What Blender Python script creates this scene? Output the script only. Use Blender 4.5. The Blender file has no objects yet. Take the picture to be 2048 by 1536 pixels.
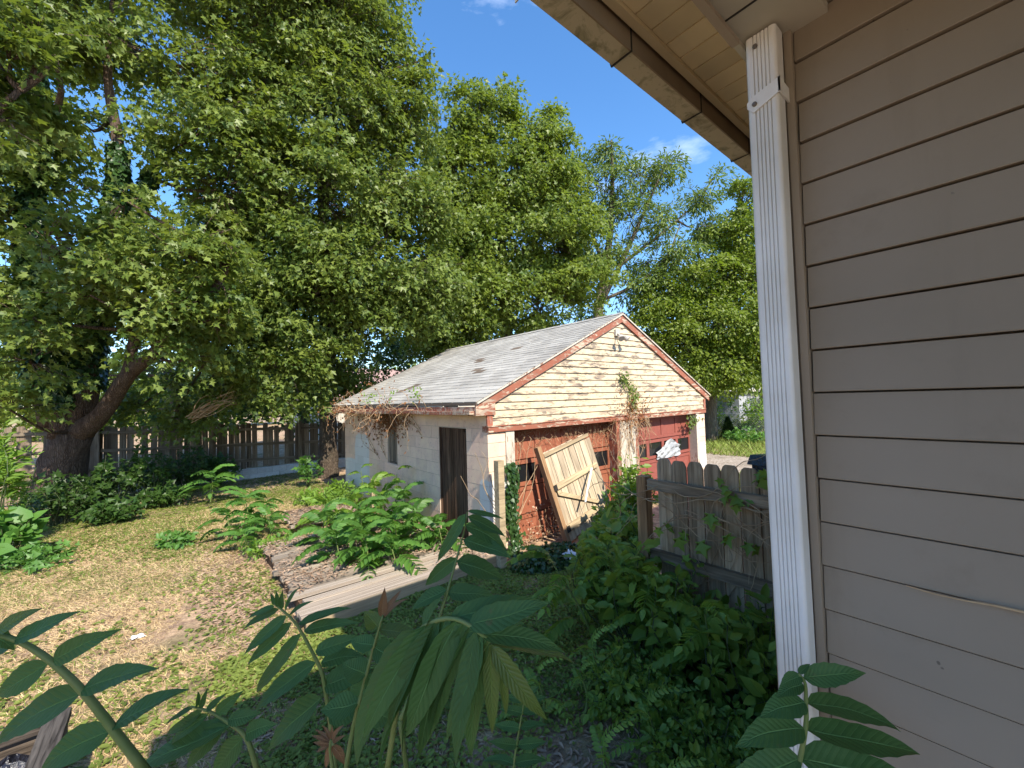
import bpy, math, random
import numpy as np
from mathutils import Vector, Matrix

# ------------------------------------------------------------------ camera, light, exposure
SC = bpy.context.scene
COL = SC.collection
F_PX = 829.46                      # focal length in pixels of the 2048 px wide photograph
YAW, PITCH, ROLL = 0.69308563, 0.03587433, -0.02956662
CAM = np.array([0.0, 0.0, 2.25])
_f = np.array([math.sin(YAW)*math.cos(PITCH), math.cos(YAW)*math.cos(PITCH), math.sin(PITCH)])
_r = np.array([math.cos(YAW), -math.sin(YAW), 0.0])
_u = np.cross(_r, _f)
RGT = math.cos(ROLL)*_r + math.sin(ROLL)*_u
UPV = -math.sin(ROLL)*_r + math.cos(ROLL)*_u
FWD = _f
cd = bpy.data.cameras.new('camera')
cam = bpy.data.objects.new('camera', cd)
COL.objects.link(cam)
cam.matrix_world = Matrix(((RGT[0], UPV[0], -FWD[0], CAM[0]), (RGT[1], UPV[1], -FWD[1], CAM[1]),
                           (RGT[2], UPV[2], -FWD[2], CAM[2]), (0, 0, 0, 1)))
cd.sensor_width = 36.0
cd.lens = F_PX/2048*36.0
cd.clip_start = 0.02
cd.clip_end = 2000
SC.camera = cam

SUN_DIR = Vector((-0.12, -1.0, 0.99)).normalized()          # towards the sun
ELEV = math.asin(SUN_DIR.z)
W = bpy.data.worlds.new('World'); SC.world = W; W.use_nodes = True
wn, wl = W.node_tree.nodes, W.node_tree.links
wn.clear()
w_out = wn.new('ShaderNodeOutputWorld'); w_bg = wn.new('ShaderNodeBackground')
w_sky = wn.new('ShaderNodeTexSky'); w_sky.sky_type = 'NISHITA'; w_sky.sun_disc = False
w_sky.sun_elevation = ELEV
w_sky.sun_rotation = math.atan2(SUN_DIR.x, SUN_DIR.y)
w_sky.air_density = 1.0; w_sky.dust_density = 0.3; w_sky.ozone_density = 3.0
w_tc = wn.new('ShaderNodeTexCoord')
w_map = wn.new('ShaderNodeMapping'); w_map.inputs['Scale'].default_value = (1.6, 1.6, 4.5); w_map.inputs['Location'].default_value = (2.7, 0.0, 0.0)
w_no = wn.new('ShaderNodeTexNoise'); w_no.inputs['Scale'].default_value = 2.1
w_no.inputs['Detail'].default_value = 7; w_no.inputs['Roughness'].default_value = 0.55
w_rp = wn.new('ShaderNodeValToRGB')
w_rp.color_ramp.elements[0].position = 0.60; w_rp.color_ramp.elements[1].position = 1.0
w_rp.color_ramp.elements[1].color = (0.75, 0.75, 0.75, 1)
w_mx = wn.new('ShaderNodeMixRGB'); w_mx.inputs['Color2'].default_value = (8.5, 9.0, 10.0, 1)
wl.new(w_tc.outputs['Generated'], w_map.inputs['Vector']); wl.new(w_map.outputs[0], w_no.inputs['Vector'])
wl.new(w_no.outputs['Fac'], w_rp.inputs['Fac']); wl.new(w_rp.outputs['Color'], w_mx.inputs['Fac'])
w_hs = wn.new('ShaderNodeHueSaturation'); w_hs.inputs['Saturation'].default_value = 1.2
wl.new(w_sky.outputs[0], w_hs.inputs['Color']); wl.new(w_hs.outputs[0], w_mx.inputs['Color1']); wl.new(w_mx.outputs[0], w_bg.inputs['Color'])
w_bg.inputs['Strength'].default_value = 0.15
wl.new(w_bg.outputs[0], w_out.inputs['Surface'])
ld = bpy.data.lights.new('sun', 'SUN'); ld.energy = 3.9; ld.angle = math.radians(0.55); ld.color = (1.0, 0.92, 0.77)
sun = bpy.data.objects.new('sun', ld); COL.objects.link(sun)
sun.location = SUN_DIR*60
sun.rotation_euler = (-SUN_DIR).to_track_quat('-Z', 'Y').to_euler()
SC.view_settings.view_transform = 'Standard'; SC.view_settings.look = 'None'
SC.view_settings.gamma = 1.0; SC.view_settings.exposure = 1.14; SC.view_settings.use_curve_mapping = False

# ------------------------------------------------------------------ helpers
rng = np.random.default_rng(11)
random.seed(11)
U = lambda a, b: float(rng.uniform(a, b))


def ray(x, y):
    return (x-1024)/F_PX*RGT - (y-768)/F_PX*UPV + FWD


def P(x, y, t):                    # the point at distance t along the view axis in the direction of a photo pixel
    return CAM + t*ray(x, y)


def on(x, y, ax, v):               # where that direction meets an axis plane (ground, wall ...)
    d = ray(x, y)
    return CAM + (v-CAM[ax])/d[ax]*d


_tab = np.random.default_rng(5).random((64, 64))


def vnoise(x, y, s=1.0):
    x = np.asarray(x, float)*s; y = np.asarray(y, float)*s
    xi, yi = np.floor(x).astype(int), np.floor(y).astype(int)
    fx, fy = x-xi, y-yi
    fx = fx*fx*(3-2*fx); fy = fy*fy*(3-2*fy)
    g = lambda a, b: _tab[a % 64, b % 64]
    return (g(xi, yi)*(1-fx)+g(xi+1, yi)*fx)*(1-fy)+(g(xi, yi+1)*(1-fx)+g(xi+1, yi+1)*fx)*fy


def fbm(x, y, s=1.0):
    return (vnoise(x, y, s)+.5*vnoise(x, y, s*2.1)+.25*vnoise(x, y, s*4.3))/1.75


class MB:
    def __init__(s): s.v = []; s.f = []

    def add(s, vs, fs):
        o = len(s.v); s.v += [tuple(map(float, p)) for p in vs]; s.f += [tuple(i+o for i in q) for q in fs]

    def hexa(s, a):                # 8 corners: bottom ring then top ring
        s.add(a, [(3, 2, 1, 0), (4, 5, 6, 7), (0, 1, 5, 4), (1, 2, 6, 5), (2, 3, 7, 6), (3, 0, 4, 7)])

    def box(s, x0, x1, y0, y1, z0, z1):
        s.hexa([(x0, y0, z0), (x1, y0, z0), (x1, y1, z0), (x0, y1, z0), (x0, y0, z1), (x1, y0, z1), (x1, y1, z1), (x0, y1, z1)])

    def bar(s, a, b, w, h, up=(0, 0, 1)):       # square bar from a to b
        a = np.array(a, float); b = np.array(b, float); d = b-a; d /= np.linalg.norm(d)
        x = np.cross(d, np.array(up, float)); x /= np.linalg.norm(x); z = np.cross(x, d)
        q = [-x*w/2-z*h/2, x*w/2-z*h/2, x*w/2+z*h/2, -x*w/2+z*h/2]
        s.add([a+k for k in q]+[b+k for k in q], [(0, 1, 2, 3), (7, 6, 5, 4), (0, 4, 5, 1), (1, 5, 6, 2), (2, 6, 7, 3), (3, 7, 4, 0)])

    def prism(s, ring, vec):       # polygon ring (3d) swept along vec
        n = len(ring); vec = np.array(vec, float); r = [np.array(p, float) for p in ring]
        s.add(r+[p+vec for p in r], [tuple(range(n))[::-1], tuple(range(n, 2*n))]+[(i, (i+1) % n, n+(i+1) % n, n+i) for i in range(n)])

    def tube(s, pts, rad, n=6, caps=True, wob=0.0):
        pts = [np.array(p, float) for p in pts]; m = len(pts)
        if not hasattr(rad, '__len__'): rad = [rad]*m
        ref = np.array([0.31, 0.87, 0.39]); o = len(s.v)
        for i, p in enumerate(pts):
            d = pts[min(i+1, m-1)]-pts[max(i-1, 0)]; d = d/(np.linalg.norm(d)+1e-9)
            x = np.cross(d, ref); x /= np.linalg.norm(x)+1e-9; y = np.cross(d, x)
            for k in range(n):
                a = 2*math.pi*k/n
                r = rad[i]*(1+(wob*(rng.random()-.5) if wob else 0))
                s.v.append(tuple(p+r*(math.cos(a)*x+math.sin(a)*y)))
        for i in range(m-1):
            for k in range(n):
                a, b = o+i*n+k, o+i*n+(k+1) % n
                s.f.append((a, b, b+n, a+n))
        if caps:
            s.f.append(tuple(o+k for k in range(n))[::-1]); s.f.append(tuple(o+(m-1)*n+k for k in range(n)))

    def mesh(s, name, smooth=False):
        me = bpy.data.meshes.new(name); me.from_pydata(s.v, [], s.f); me.update()
        if smooth: me.polygons.foreach_set('use_smooth', np.ones(len(me.polygons), bool))
        return me

    def build(s, name, mat, parent=None, smooth=False, **kw):
        return link(name, s.mesh(name, smooth), mat, parent, world=True, **kw)


def np_mesh(name, V, Q, UV=None, smooth=False):
    me = bpy.data.meshes.new(name)
    V = np.ascontiguousarray(V, np.float32); Q = np.ascontiguousarray(Q, np.int32)
    k = Q.shape[1]
    me.vertices.add(len(V)); me.vertices.foreach_set('co', V.ravel())
    me.loops.add(Q.size); me.loops.foreach_set('vertex_index', Q.ravel())
    me.polygons.add(len(Q))
    me.polygons.foreach_set('loop_start', np.arange(0, Q.size, k, dtype=np.int32))
    if UV is not None:
        l = me.uv_layers.new(name='UVMap'); l.data.foreach_set('uv', np.ascontiguousarray(UV[Q.ravel()], np.float32).ravel())
    if smooth: me.polygons.foreach_set('use_smooth', np.ones(len(Q), bool))
    me.update(calc_edges=True)
    return me


def link(name, me, mat, parent=None, world=False, loc=None, rot=None, scale=None, label=None, cat=None, group=None, kind=None):
    o = bpy.data.objects.new(name, me); COL.objects.link(o)
    if mat is not None and not me.materials: me.materials.append(mat)
    elif mat is not None and me.materials[0] is not mat:
        o.material_slots[0].link = 'OBJECT'; o.material_slots[0].material = mat
    if parent is not None: o.parent = parent
    if loc is not None: o.location = loc
    if rot is not None: o.rotation_euler = rot
    if scale is not None: o.scale = scale
    if world and parent is not None:
        off = Vector((0, 0, 0)); q = parent
        while q is not None: off -= q.location; q = q.parent
        o.location = Vector(o.location)+off
    tag(o, label, cat, group, kind)
    return o


def tag(o, label=None, cat=None, group=None, kind=None):
    if label: o['label'] = label
    if cat: o['category'] = cat
    if group: o['group'] = group
    if kind: o['kind'] = kind
    return o


def thing(name, label, cat, loc, group=None):
    o = bpy.data.objects.new(name, None); COL.objects.link(o); o.empty_display_size = .1
    o.location = loc
    return tag(o, label, cat, group)


# ------------------------------------------------------------------ materials
class Mat:
    def __init__(s, name):
        s.m = bpy.data.materials.new(name); s.m.use_nodes = True
        s.t = s.m.node_tree; s.t.nodes.clear()
        s.out = s.t.nodes.new('ShaderNodeOutputMaterial')

    def n(s, typ, ins=None, **props):
        nd = s.t.nodes.new('ShaderNode'+typ)
        for k, v in props.items(): setattr(nd, k, v)
        for k, v in (ins or {}).items():
            if isinstance(v, bpy.types.NodeSocket): s.t.links.new(v, nd.inputs[k])
            else: nd.inputs[k].default_value = v
        return nd

    def co(s, scale=(1, 1, 1), kind='Object', rnd=False, rot=(0, 0, 0)):
        v = s.n('TexCoord').outputs[kind]
        if rnd:
            r = s.n('ObjectInfo').outputs['Random']
            m = s.n('Math', {0: r, 1: 37.0}, operation='MULTIPLY').outputs[0]
            v = s.n('VectorMath', {0: v, 1: s.n('CombineXYZ', {'X': m, 'Y': m, 'Z': m}).outputs[0]}, operation='ADD').outputs[0]
        return s.n('Mapping', {'Vector': v, 'Scale': scale, 'Rotation': rot}).outputs[0]

    def noise(s, vec, scale, detail=4, rough=.55, dist=0.0):
        return s.n('TexNoise', {'Vector': vec, 'Scale': scale, 'Detail': detail, 'Roughness': rough, 'Distortion': dist}).outputs['Fac']

    def ramp(s, fac, *stops):
        nd = s.n('ValToRGB', {'Fac': fac}); e = nd.color_ramp.elements
        while len(e) < len(stops): e.new(.5)
        for i, (p, c) in enumerate(stops):
            e[i].position = p; e[i].color = (c, c, c, 1) if not hasattr(c, '__len__') else tuple(c)+(1,)
        return nd.outputs['Color']

    def mix(s, fac, a, b, mode='MIX'):
        c = lambda v: v if isinstance(v, bpy.types.NodeSocket) else tuple(v)+(1,)
        return s.n('MixRGB', {'Fac': fac, 'Color1': c(a), 'Color2': c(b)}, blend_type=mode).outputs[0]

    def math(s, op, a, b=0.0):
        return s.n('Math', {0: a, 1: b}, operation=op).outputs[0]

    def bump(s, h, strength=.4, dist=.01, normal=None):
        d = {'Height': h, 'Strength': strength, 'Distance': dist}
        if normal is not None: d['Normal'] = normal
        return s.n('Bump', d).outputs[0]

    def hsv(s, col, h=.5, sat=1.0, v=1.0):
        return s.n('HueSaturation', {'Color': col, 'Hue': h, 'Saturation': sat, 'Value': v}).outputs[0]

    def principled(s, col, rough=.7, bump=None, spec=.3, metal=0.0, **kw):
        d = {'Base Color': col if isinstance(col, bpy.types.NodeSocket) else tuple(col)+(1,), 'Roughness': rough, 'Specular IOR Level': spec, 'Metallic': metal}
        if bump is not None: d['Normal'] = bump
        d.update(kw)
        b = s.n('BsdfPrincipled', d); s.bsdf = b
        s.t.links.new(b.outputs[0], s.out.inputs['Surface'])
        return s.m


def m_plain(name, c1, c2, scale=6, rough=.7, bump=.3, bscale=60, bdist=.004, spec=.25, rnd=True, var=.12):
    m = Mat(name); v = m.co(rnd=rnd)
    n = m.noise(v, scale, 6); c = m.mix(m.ramp(n, (.35, 0.), (.65, 1.)), c1, c2)
    r = m.n('ObjectInfo').outputs['Random']
    c = m.hsv(c, v=m.math('ADD', m.math('MULTIPLY', r, 2*var), 1-var))
    return m.principled(c, rough, m.bump(m.noise(v, bscale, 5), bump, bdist), spec)


def m_wood(name, dark, light, grain_axis, scale=9, rough=.85, bump=.6, streak=.55, spec=.15, moss=None, long=.06, var=.22):
    """weathered wood: grain stretched along one axis (0 x, 1 y, 2 z)"""
    m = Mat(name); sc = [1, 1, 1]; sc[grain_axis] = long
    v = m.co(tuple(sc), rnd=True)
    g = m.noise(v, scale*4, 8, .65, .6); g2 = m.noise(v, scale, 4, .5, 1.2)
    c = m.mix(m.ramp(g2, (.3, 0.), (.7, 1.)), dark, light)
    c = m.mix(m.ramp(g, (.36, streak), (.56, 0.)), c, tuple(k*.28 for k in dark))
    if moss:
        c = m.mix(m.ramp(m.noise(m.co(rnd=True), 3.5, 5), (.5, 0.), (.68, .75)), c, moss)
    r = m.n('ObjectInfo').outputs['Random']
    c = m.hsv(c, v=m.math('ADD', m.math('MULTIPLY', r, 2*var), 1-var))
    return m.principled(c, rough, m.bump(m.math('ADD', g, m.math('MULTIPLY', g2, .4)), bump, .006), spec)


def m_peel(name, paint, under, wood, axis=0, lo=.56, hi=.60, sc=5, rnd=True, wear=.62):
    """old paint: chalky, flaking along the grain to what is below"""
    m = Mat(name); s3 = [1, 1, 1]; s3[axis] = .25
    v = m.co(tuple(s3), rnd=rnd); v1 = m.co(rnd=rnd)
    n = m.noise(v, sc*3.2, 9, .72, .4); big = m.noise(v1, 1.3, 4)
    f = m.math('ADD', m.math('MULTIPLY', n, .75), m.math('MULTIPLY', big, .35))
    peel = m.ramp(f, (lo, 0.), (hi, 1.))
    chalk = m.mix(m.ramp(m.noise(v1, 14, 5), (.3, 0.), (.75, 1.)), paint, tuple(k*.82 for k in paint))
    base = m.mix(m.ramp(m.noise(v, 9, 6), (.42, 0.), (.58, 1.)), under, wood)
    dirt = m.ramp(m.noise(v1, 2.2, 6), (.55, 0.), (.85, .35))
    c = m.mix(peel, m.mix(dirt, chalk, tuple(k*wear for k in under)), base)
    h = m.math('SUBTRACT', m.math('MULTIPLY', m.noise(v, 60, 6), .3), peel)
    return m.principled(c, .75, m.bump(h, .7, .003), .25)


def m_leaf(name, c1, c2, trans, tr=.35, rough=.45, var=.16, vscale=1.3, spec=.35, yellow=None, veins=False):
    m = Mat(name)
    isl = m.n('NewGeometry').outputs['Random Per Island']
    v = m.co()
    n = m.noise(v, vscale, 3)
    f = m.math('ADD', m.math('MULTIPLY', isl, .55), m.math('MULTIPLY', m.ramp(n, (.35, 0.), (.65, 1.)), .45))
    c = m.mix(f, c1, c2); tcol = m.mix(f, tuple(k*.8 for k in trans), trans)
    if yellow:
        y = m.ramp(m.math('ADD', isl, m.math('MULTIPLY', n, .1)), (1.02, 0.), (1.05, .8))
        c = m.mix(y, c, yellow); tcol = m.mix(y, tcol, yellow)
    nrm = None
    if veins:
        uv = m.n('SeparateXYZ', {0: m.n('UVMap').outputs[0]})
        ax = m.math('ABSOLUTE', m.math('SUBTRACT', uv.outputs[0], .5))
        mid = m.ramp(ax, (.0, 1.), (.035, 0.))
        saw = m.math('FRACT', m.math('SUBTRACT', m.math('MULTIPLY', uv.outputs[1], 13.0), m.math('MULTIPLY', ax, 4.2)))
        sd = m.math('ABSOLUTE', m.math('SUBTRACT', saw, .5))
        side = m.ramp(sd, (.0, .3), (.05, 0.))
        vein = m.math('MAXIMUM', mid, side)
        c = m.mix(m.math('MULTIPLY', vein, .5), c, tuple(min(1, k*2.6+.03) for k in c2))
        wave = m.math('MULTIPLY', m.ramp(sd, (0., 0.), (.5, 1.)), .3)
        nrm = m.bump(m.math('ADD', m.math('SUBTRACT', wave, vein), m.math('MULTIPLY', m.noise(v, 120, 3), .25)), .55, .0035)
    if veins:
        c = m.mix(m.ramp(m.noise(m.co(rnd=True), 26, 5, .6), (.66, 0.), (.72, .7)), c, (.16, .11, .05))
    r = m.n('ObjectInfo').outputs['Random']
    c = m.hsv(c, v=m.math('ADD', m.math('MULTIPLY', r, var*2), 1-var))
    m.principled(c, rough, nrm, spec)
    t = m.n('BsdfTranslucent', {'Color': tcol})
    if nrm is not None: m.t.links.new(nrm, t.inputs['Normal'])
    mx = m.n('MixShader', {0: tr, 1: m.bsdf.outputs[0], 2: t.outputs[0]})
    m.t.links.new(mx.outputs[0], m.out.inputs['Surface'])
    return m.m


MT = {}
MT['maple'] = m_leaf('maple_leaf', (.042, .085, .015), (.20, .245, .05), (.34, .44, .05), .3, yellow=(.36, .38, .06))
MT['maple_yellow'] = m_leaf('maple_leaf_yellowish', (.065, .11, .02), (.17, .21, .04), (.3, .4, .04), .28, yellow=(.5, .42, .08))
MT['maple_light'] = m_leaf('maple_leaf_light', (.06, .11, .018), (.22, .27, .045), (.36, .48, .045), .32)
MT['ash'] = m_leaf('airy_leaf', (.085, .135, .025), (.18, .235, .045), (.26, .4, .04), .28)
MT['elm'] = m_leaf('small_tree_leaf', (.09, .135, .016), (.21, .26, .026), (.33, .48, .03), .3)
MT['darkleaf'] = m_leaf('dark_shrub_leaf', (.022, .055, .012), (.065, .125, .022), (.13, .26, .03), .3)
MT['ivy'] = m_leaf('ivy_leaf', (.014, .04, .012), (.045, .095, .022), (.07, .15, .025), .18, rough=.35, spec=.5)
MT['sapling'] = m_leaf('sapling_leaf', (.06, .15, .03), (.115, .235, .045), (.24, .48, .05), .36)
MT['sapling_light'] = m_leaf('sapling_leaf_light', (.11, .21, .03), (.19, .3, .04), (.36, .55, .05), .42)
MT['shade_leaf'] = m_leaf('bush_leaf', (.10, .19, .03), (.27, .38, .07), (.36, .52, .06), .36)
MT['front'] = m_leaf('large_leaflet', (.055, .13, .04), (.075, .16, .05), (.15, .28, .05), .3, rough=.5, spec=.25, veins=True, var=.1)
MT['front_young'] = m_leaf('young_leaflet', (.085, .135, .03), (.12, .18, .04), (.22, .32, .05), .3, rough=.4, spec=.45, veins=True, var=.1)
MT['front_red'] = m_leaf('reddish_shoot', (.20, .10, .05), (.27, .15, .07), (.4, .2, .08), .3, rough=.5, spec=.4, veins=True, var=.1)
MT['stem'] = m_plain('green_stem', (.12, .17, .05), (.17, .2, .07), 20, .5, .2, 200, .001)
MT['stem_dark'] = m_plain('dark_green_stem', (.05, .07, .03), (.08, .1, .04), 20, .55, .2, 200, .001)
MT['twig'] = m_plain('dry_vine', (.30, .19, .11), (.46, .33, .2), 8, .85, .4, 90, .002)
MT['twig_dark'] = m_plain('brown_twig', (.10, .065, .04), (.18, .12, .075), 8, .85, .4, 90, .002)
MT['deadleaf'] = m_leaf('dead_leaf', (.13, .055, .025), (.3, .14, .06), (.3, .12, .04), .2, rough=.8, spec=.1)


def m_bark(name, c1, c2, c3, sc=7):
    m = Mat(name); v = m.co((1, 1, .22))
    n = m.noise(v, sc*1.6, 9, .7, .8); w = m.n('TexVoronoi', {'Vector': v, 'Scale': sc*4.5}, feature='DISTANCE_TO_EDGE').outputs[0]
    c = m.mix(m.ramp(n, (.35, 0.), (.65, 1.)), c1, c2)
    c = m.mix(m.ramp(w, (0., .55), (.16, 0.)), c, tuple(k*.5 for k in c1))
    c = m.mix(m.ramp(m.noise(m.co(), 2.5, 5), (.52, 0.), (.7, .6)), c, c3)
    h = m.math('ADD', m.math('MULTIPLY', m.ramp(w, (0., 0.), (.2, 1.)), .6), n)
    return m.principled(c, .9, m.bump(h, .9, .03), .12)


MT['bark'] = m_bark('maple_bark', (.075, .055, .042), (.19, .145, .11), (.12, .10, .07))
MT['bark_red'] = m_bark('ruddy_bark', (.085, .055, .042), (.2, .14, .105), (.14, .10, .07))
MT['bark_grey'] = m_bark('grey_bark', (.12, .10, .075), (.26, .22, .165), (.15, .16, .09), 9)

# house
def m_siding():
    m = Mat('tan_vinyl_siding'); v = m.co(rnd=True)
    g = m.noise(m.co((1, .12, 1), rnd=True), 70, 5, .6); d = m.noise(m.co(), 1.1, 5)
    c = m.mix(m.ramp(d, (.35, 0.), (.7, 1.)), (.288, .238, .186), (.236, .194, .148))
    c = m.mix(m.ramp(m.noise(v, 7, 7, .7), (.56, 0.), (.8, .5)), c, (.19, .15, .11))
    c = m.mix(m.ramp(m.noise(m.co((1, 1, .07)), 9, 6, .65), (.54, 0.), (.75, .35)), c, (.17, .135, .10))
    c = m.mix(m.ramp(m.noise(v, 38, 2), (.76, 0.), (.79, .8)), c, (.09, .075, .06))
    return m.principled(c, .62, m.bump(g, .12, .001), .3)


def m_alu(name, c, moss, lo=.5):
    m = Mat(name); v = m.co()
    n = m.noise(m.co((1, 1, 1)), 9, 8, .7, .8); n2 = m.noise(v, 55, 4)
    col = m.mix(m.ramp(n, (lo, 0.), (lo+.14, .8)), c, moss)
    col = m.mix(m.ramp(n2, (.6, 0.), (.72, .5)), col, tuple(k*.5 for k in c))
    return m.principled(col, .5, m.bump(n2, .1, .001), .4)


MT['siding'] = m_siding()
MT['trim_tan'] = m_plain('tan_trim', (.30, .245, .19), (.33, .27, .21), 3, .55, .06, 60, .001, .3)
MT['soffit'] = m_plain('cream_soffit', (.72, .58, .37), (.64, .51, .32), 3, .5, .06, 40, .001, .3)
MT['gutter'] = m_alu('weathered_gutter_paint', (.50, .43, .31), (.17, .16, .085))
MT['gutter_side'] = m_plain('brown_gutter_side', (.20, .14, .09), (.26, .185, .125), 5, .5, .1, 50, .001, .35)
MT['black'] = m_plain('black_rubber_joint', (.02, .018, .016), (.035, .03, .027), 12, .6, .2)
MT['white_alu'] = m_plain('white_downspout_paint', (.80, .795, .79), (.60, .585, .55), 2.6, .45, .08, 40, .001, .4, var=.02)
MT['grey_trim'] = m_plain('grey_beam_wrap', (.5, .47, .4), (.44, .41, .34), 4, .5, .08, 60, .001, .3)
MT['brown_ceiling'] = m_plain('brown_porch_ceiling', (.16, .12, .075), (.2, .15, .1), 3, .7, .1)
MT['screw'] = m_plain('dark_screw', (.09, .08, .075), (.14, .12, .11), 30, .4, .2, spec=.5)
MT['roof_grey'] = m_plain('grey_roof', (.2, .19, .18), (.27, .26, .25), 8, .9, .4)

# garage
def m_block():
    m = Mat('painted_block'); v = m.co(kind='Object'); g = m.n('NewGeometry').outputs['Position']
    n = m.noise(g, 3.0, 7, .65); f = m.noise(g, 26, 6, .7)
    r = m.n('ObjectInfo').outputs['Random']
    c = m.mix(m.ramp(n, (.38, 0.), (.62, 1.)), (.78, .575, .42), (.70, .485, .385))
    c = m.mix(m.ramp(m.math('ADD', f, m.math('MULTIPLY', n, .35)), (.74, 0.), (.86, .7)), c, (.47, .35, .28))
    # pale blue-white paint patches with ragged edges
    s = m.n('SeparateXYZ', {0: g}); wob = m.math('MULTIPLY', m.math('SUBTRACT', m.noise(g, 5, 6, .7), .5), .9)
    def patch(y0, yr, z0, zr):
        a = m.math('POWER', m.math('ABSOLUTE', m.math('DIVIDE', m.math('SUBTRACT', s.outputs[1], y0), yr)), 4.0)
        b = m.math('POWER', m.math('ABSOLUTE', m.math('DIVIDE', m.math('SUBTRACT', s.outputs[2], z0), zr)), 4.0)
        return m.ramp(m.math('ADD', m.math('ADD', a, b), wob), (.75, 1.), (1.05, 0.))
    pt = m.math('MAXIMUM', patch(9.75, .48, 1.0, .55), m.math('MAXIMUM', patch(10.2, .9, .5, .42), patch(4.86, .15, .8, .32)))
    c = m.mix(m.math('MULTIPLY', pt, .8), c, (.62, .64, .63))
    c = m.hsv(c, v=m.math('ADD', m.math('MULTIPLY', r, .14), .93))
    return m.principled(c, .85, m.bump(f, .35, .004), .2)


MT['block'] = m_block()
MT['mortar'] = m_plain('painted_mortar', (.36, .28, .22), (.42, .33, .26), 8, .9, .4)
MT['cream'] = m_peel('peeling_cream_paint', (.66, .53, .36), (.37, .29, .21), (.17, .135, .11), 0, .555, .615)
MT['redtrim'] = m_peel('peeling_red_paint', (.33, .12, .075), (.55, .43, .32), (.38, .29, .22), 0, .555, .60, 6)
MT['redtrim_z'] = m_peel('peeling_red_paint_upright', (.36, .12, .075), (.50, .40, .31), (.38, .30, .24), 2, .56, .61, 6)
MT['paletrim_z'] = m_peel('worn_pale_paint', (.60, .54, .45), (.34, .27, .2), (.3, .16, .11), 2, .6, .64, 6)
MT['reddoor'] = m_peel('faded_red_door', (.33, .115, .065), (.38, .18, .115), (.22, .12, .08), 0, .62, .72, 3)
MT['door_red2'] = m_peel('crimson_door', (.29, .085, .065), (.33, .14, .105), (.22, .1, .08), 0, .66, .74, 3)


def m_shingle(name='grey_shingle', a=(.30, .28, .255), b=(.44, .42, .385)):
    m = Mat(name); v = m.co(rnd=True)
    r = m.n('ObjectInfo').outputs['Random']; isl = m.n('NewGeometry').outputs['Random Per Island']
    g = m.noise(v, 130, 4, .7); n = m.noise(m.n('NewGeometry').outputs['Position'], 1.2, 6)
    c = m.mix(m.ramp(n, (.35, 0.), (.7, 1.)), b, a)
    c = m.mix(m.ramp(g, (.45, 0.), (.75, .5)), c, tuple(k*.6 for k in a))
    c = m.hsv(c, v=m.math('ADD', m.math('MULTIPLY', m.math('FRACT', m.math('ADD', r, isl)), .26), .87))
    return m.principled(c, .95, m.bump(g, .5, .003), .1)


MT['shingle'] = m_shingle()
MT['shingle_bare'] = m_shingle('bare_brown_shingle', (.13, .10, .08), (.2, .155, .12))
MT['darkwood_z'] = m_wood('dark_weathered_door', (.05, .028, .017), (.17, .10, .065), 2, 10, .8, .8, .7)
MT['greywood_z'] = m_wood('grey_weathered_wood', (.15, .11, .078), (.31, .25, .185), 2, 9, var=.42)
MT['greywood_x'] = m_wood('grey_weathered_rail', (.16, .12, .085), (.30, .245, .185), 0, 9)
MT['greywood_y'] = m_wood('grey_weathered_rail_along', (.17, .12, .078), (.35, .26, .175), 1, 9)
MT['picket_near'] = m_wood('mossy_picket', (.30, .205, .125), (.60, .445, .295), 2, 9, .85, .8, .6, moss=(.20, .13, .06))
MT['post_orange'] = m_wood('ruddy_post', (.18, .10, .05), (.42, .24, .12), 2, 9)
MT['tanwood'] = m_wood('bleached_gate_board', (.44, .34, .235), (.60, .49, .355), 1, 8, .85, .6, .5)
MT['tanwood_r'] = m_wood('gate_rail_wood', (.40, .30, .185), (.56, .44, .28), 0, 8, .85, .6, .5)
MT['brownwood'] = m_wood('brown_gate_post', (.26, .15, .08), (.42, .27, .15), 1, 8, .85, .6, .5)
MT['deckwood'] = m_wood('bleached_deck_board', (.30, .235, .18), (.54, .455, .375), 0, 7, .9, 1.0, .85, var=.3)
MT['deckskirt'] = m_wood('tan_deck_skirt', (.36, .26, .16), (.5, .39, .25), 0, 7, .9, .6, .4)
MT['oldwood_y'] = m_wood('dark_grey_box_board', (.04, .034, .03), (.15, .13, .115), 1, 12, .85, 1.0, .8)
MT['oldwood_x'] = m_wood('dark_grey_box_board_end', (.05, .04, .034), (.18, .14, .11), 0, 12, .85, 1.0, .8)
MT['glass'] = Mat('dark_glass').principled((.012, .014, .016), .08, None, .5)
MT['whiteplastic'] = m_plain('white_sheet', (.42, .43, .44), (.34, .35, .37), 6, .4, .4, 20, .01, .4)
MT['whitepaper'] = m_plain('white_paper', (.8, .8, .84), (.72, .72, .78), 9, .8, .2)
MT['blackbag'] = m_plain('black_plastic_bag', (.012, .012, .016), (.02, .02, .028), 9, .22, 1.0, 26, .02, .6)
MT['bucket'] = m_plain('translucent_white_bucket', (.60, .66, .64), (.54, .6, .58), 4, .35, .05, 40, .001, .4)
MT['metal'] = m_plain('galvanised_wire', (.42, .43, .43), (.5, .5, .5), 20, .45, .1, spec=.5)
MT['lampgrey'] = m_plain('worn_lamp_metal', (.5, .46, .4), (.38, .35, .3), 20, .6, .2, spec=.4)
MT['whiteblock'] = m_plain('white_painted_block', (.66, .68, .70), (.55, .57, .60), 6, .85, .5, 40, .004)
MT['shed'] = m_plain('grey_metal_shed', (.30, .31, .33), (.38, .39, .41), 4, .6, .2)
MT['pinkroof'] = m_plain('pinkish_roof', (.34, .22, .19), (.42, .28, .245), 7, .9, .4)
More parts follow.
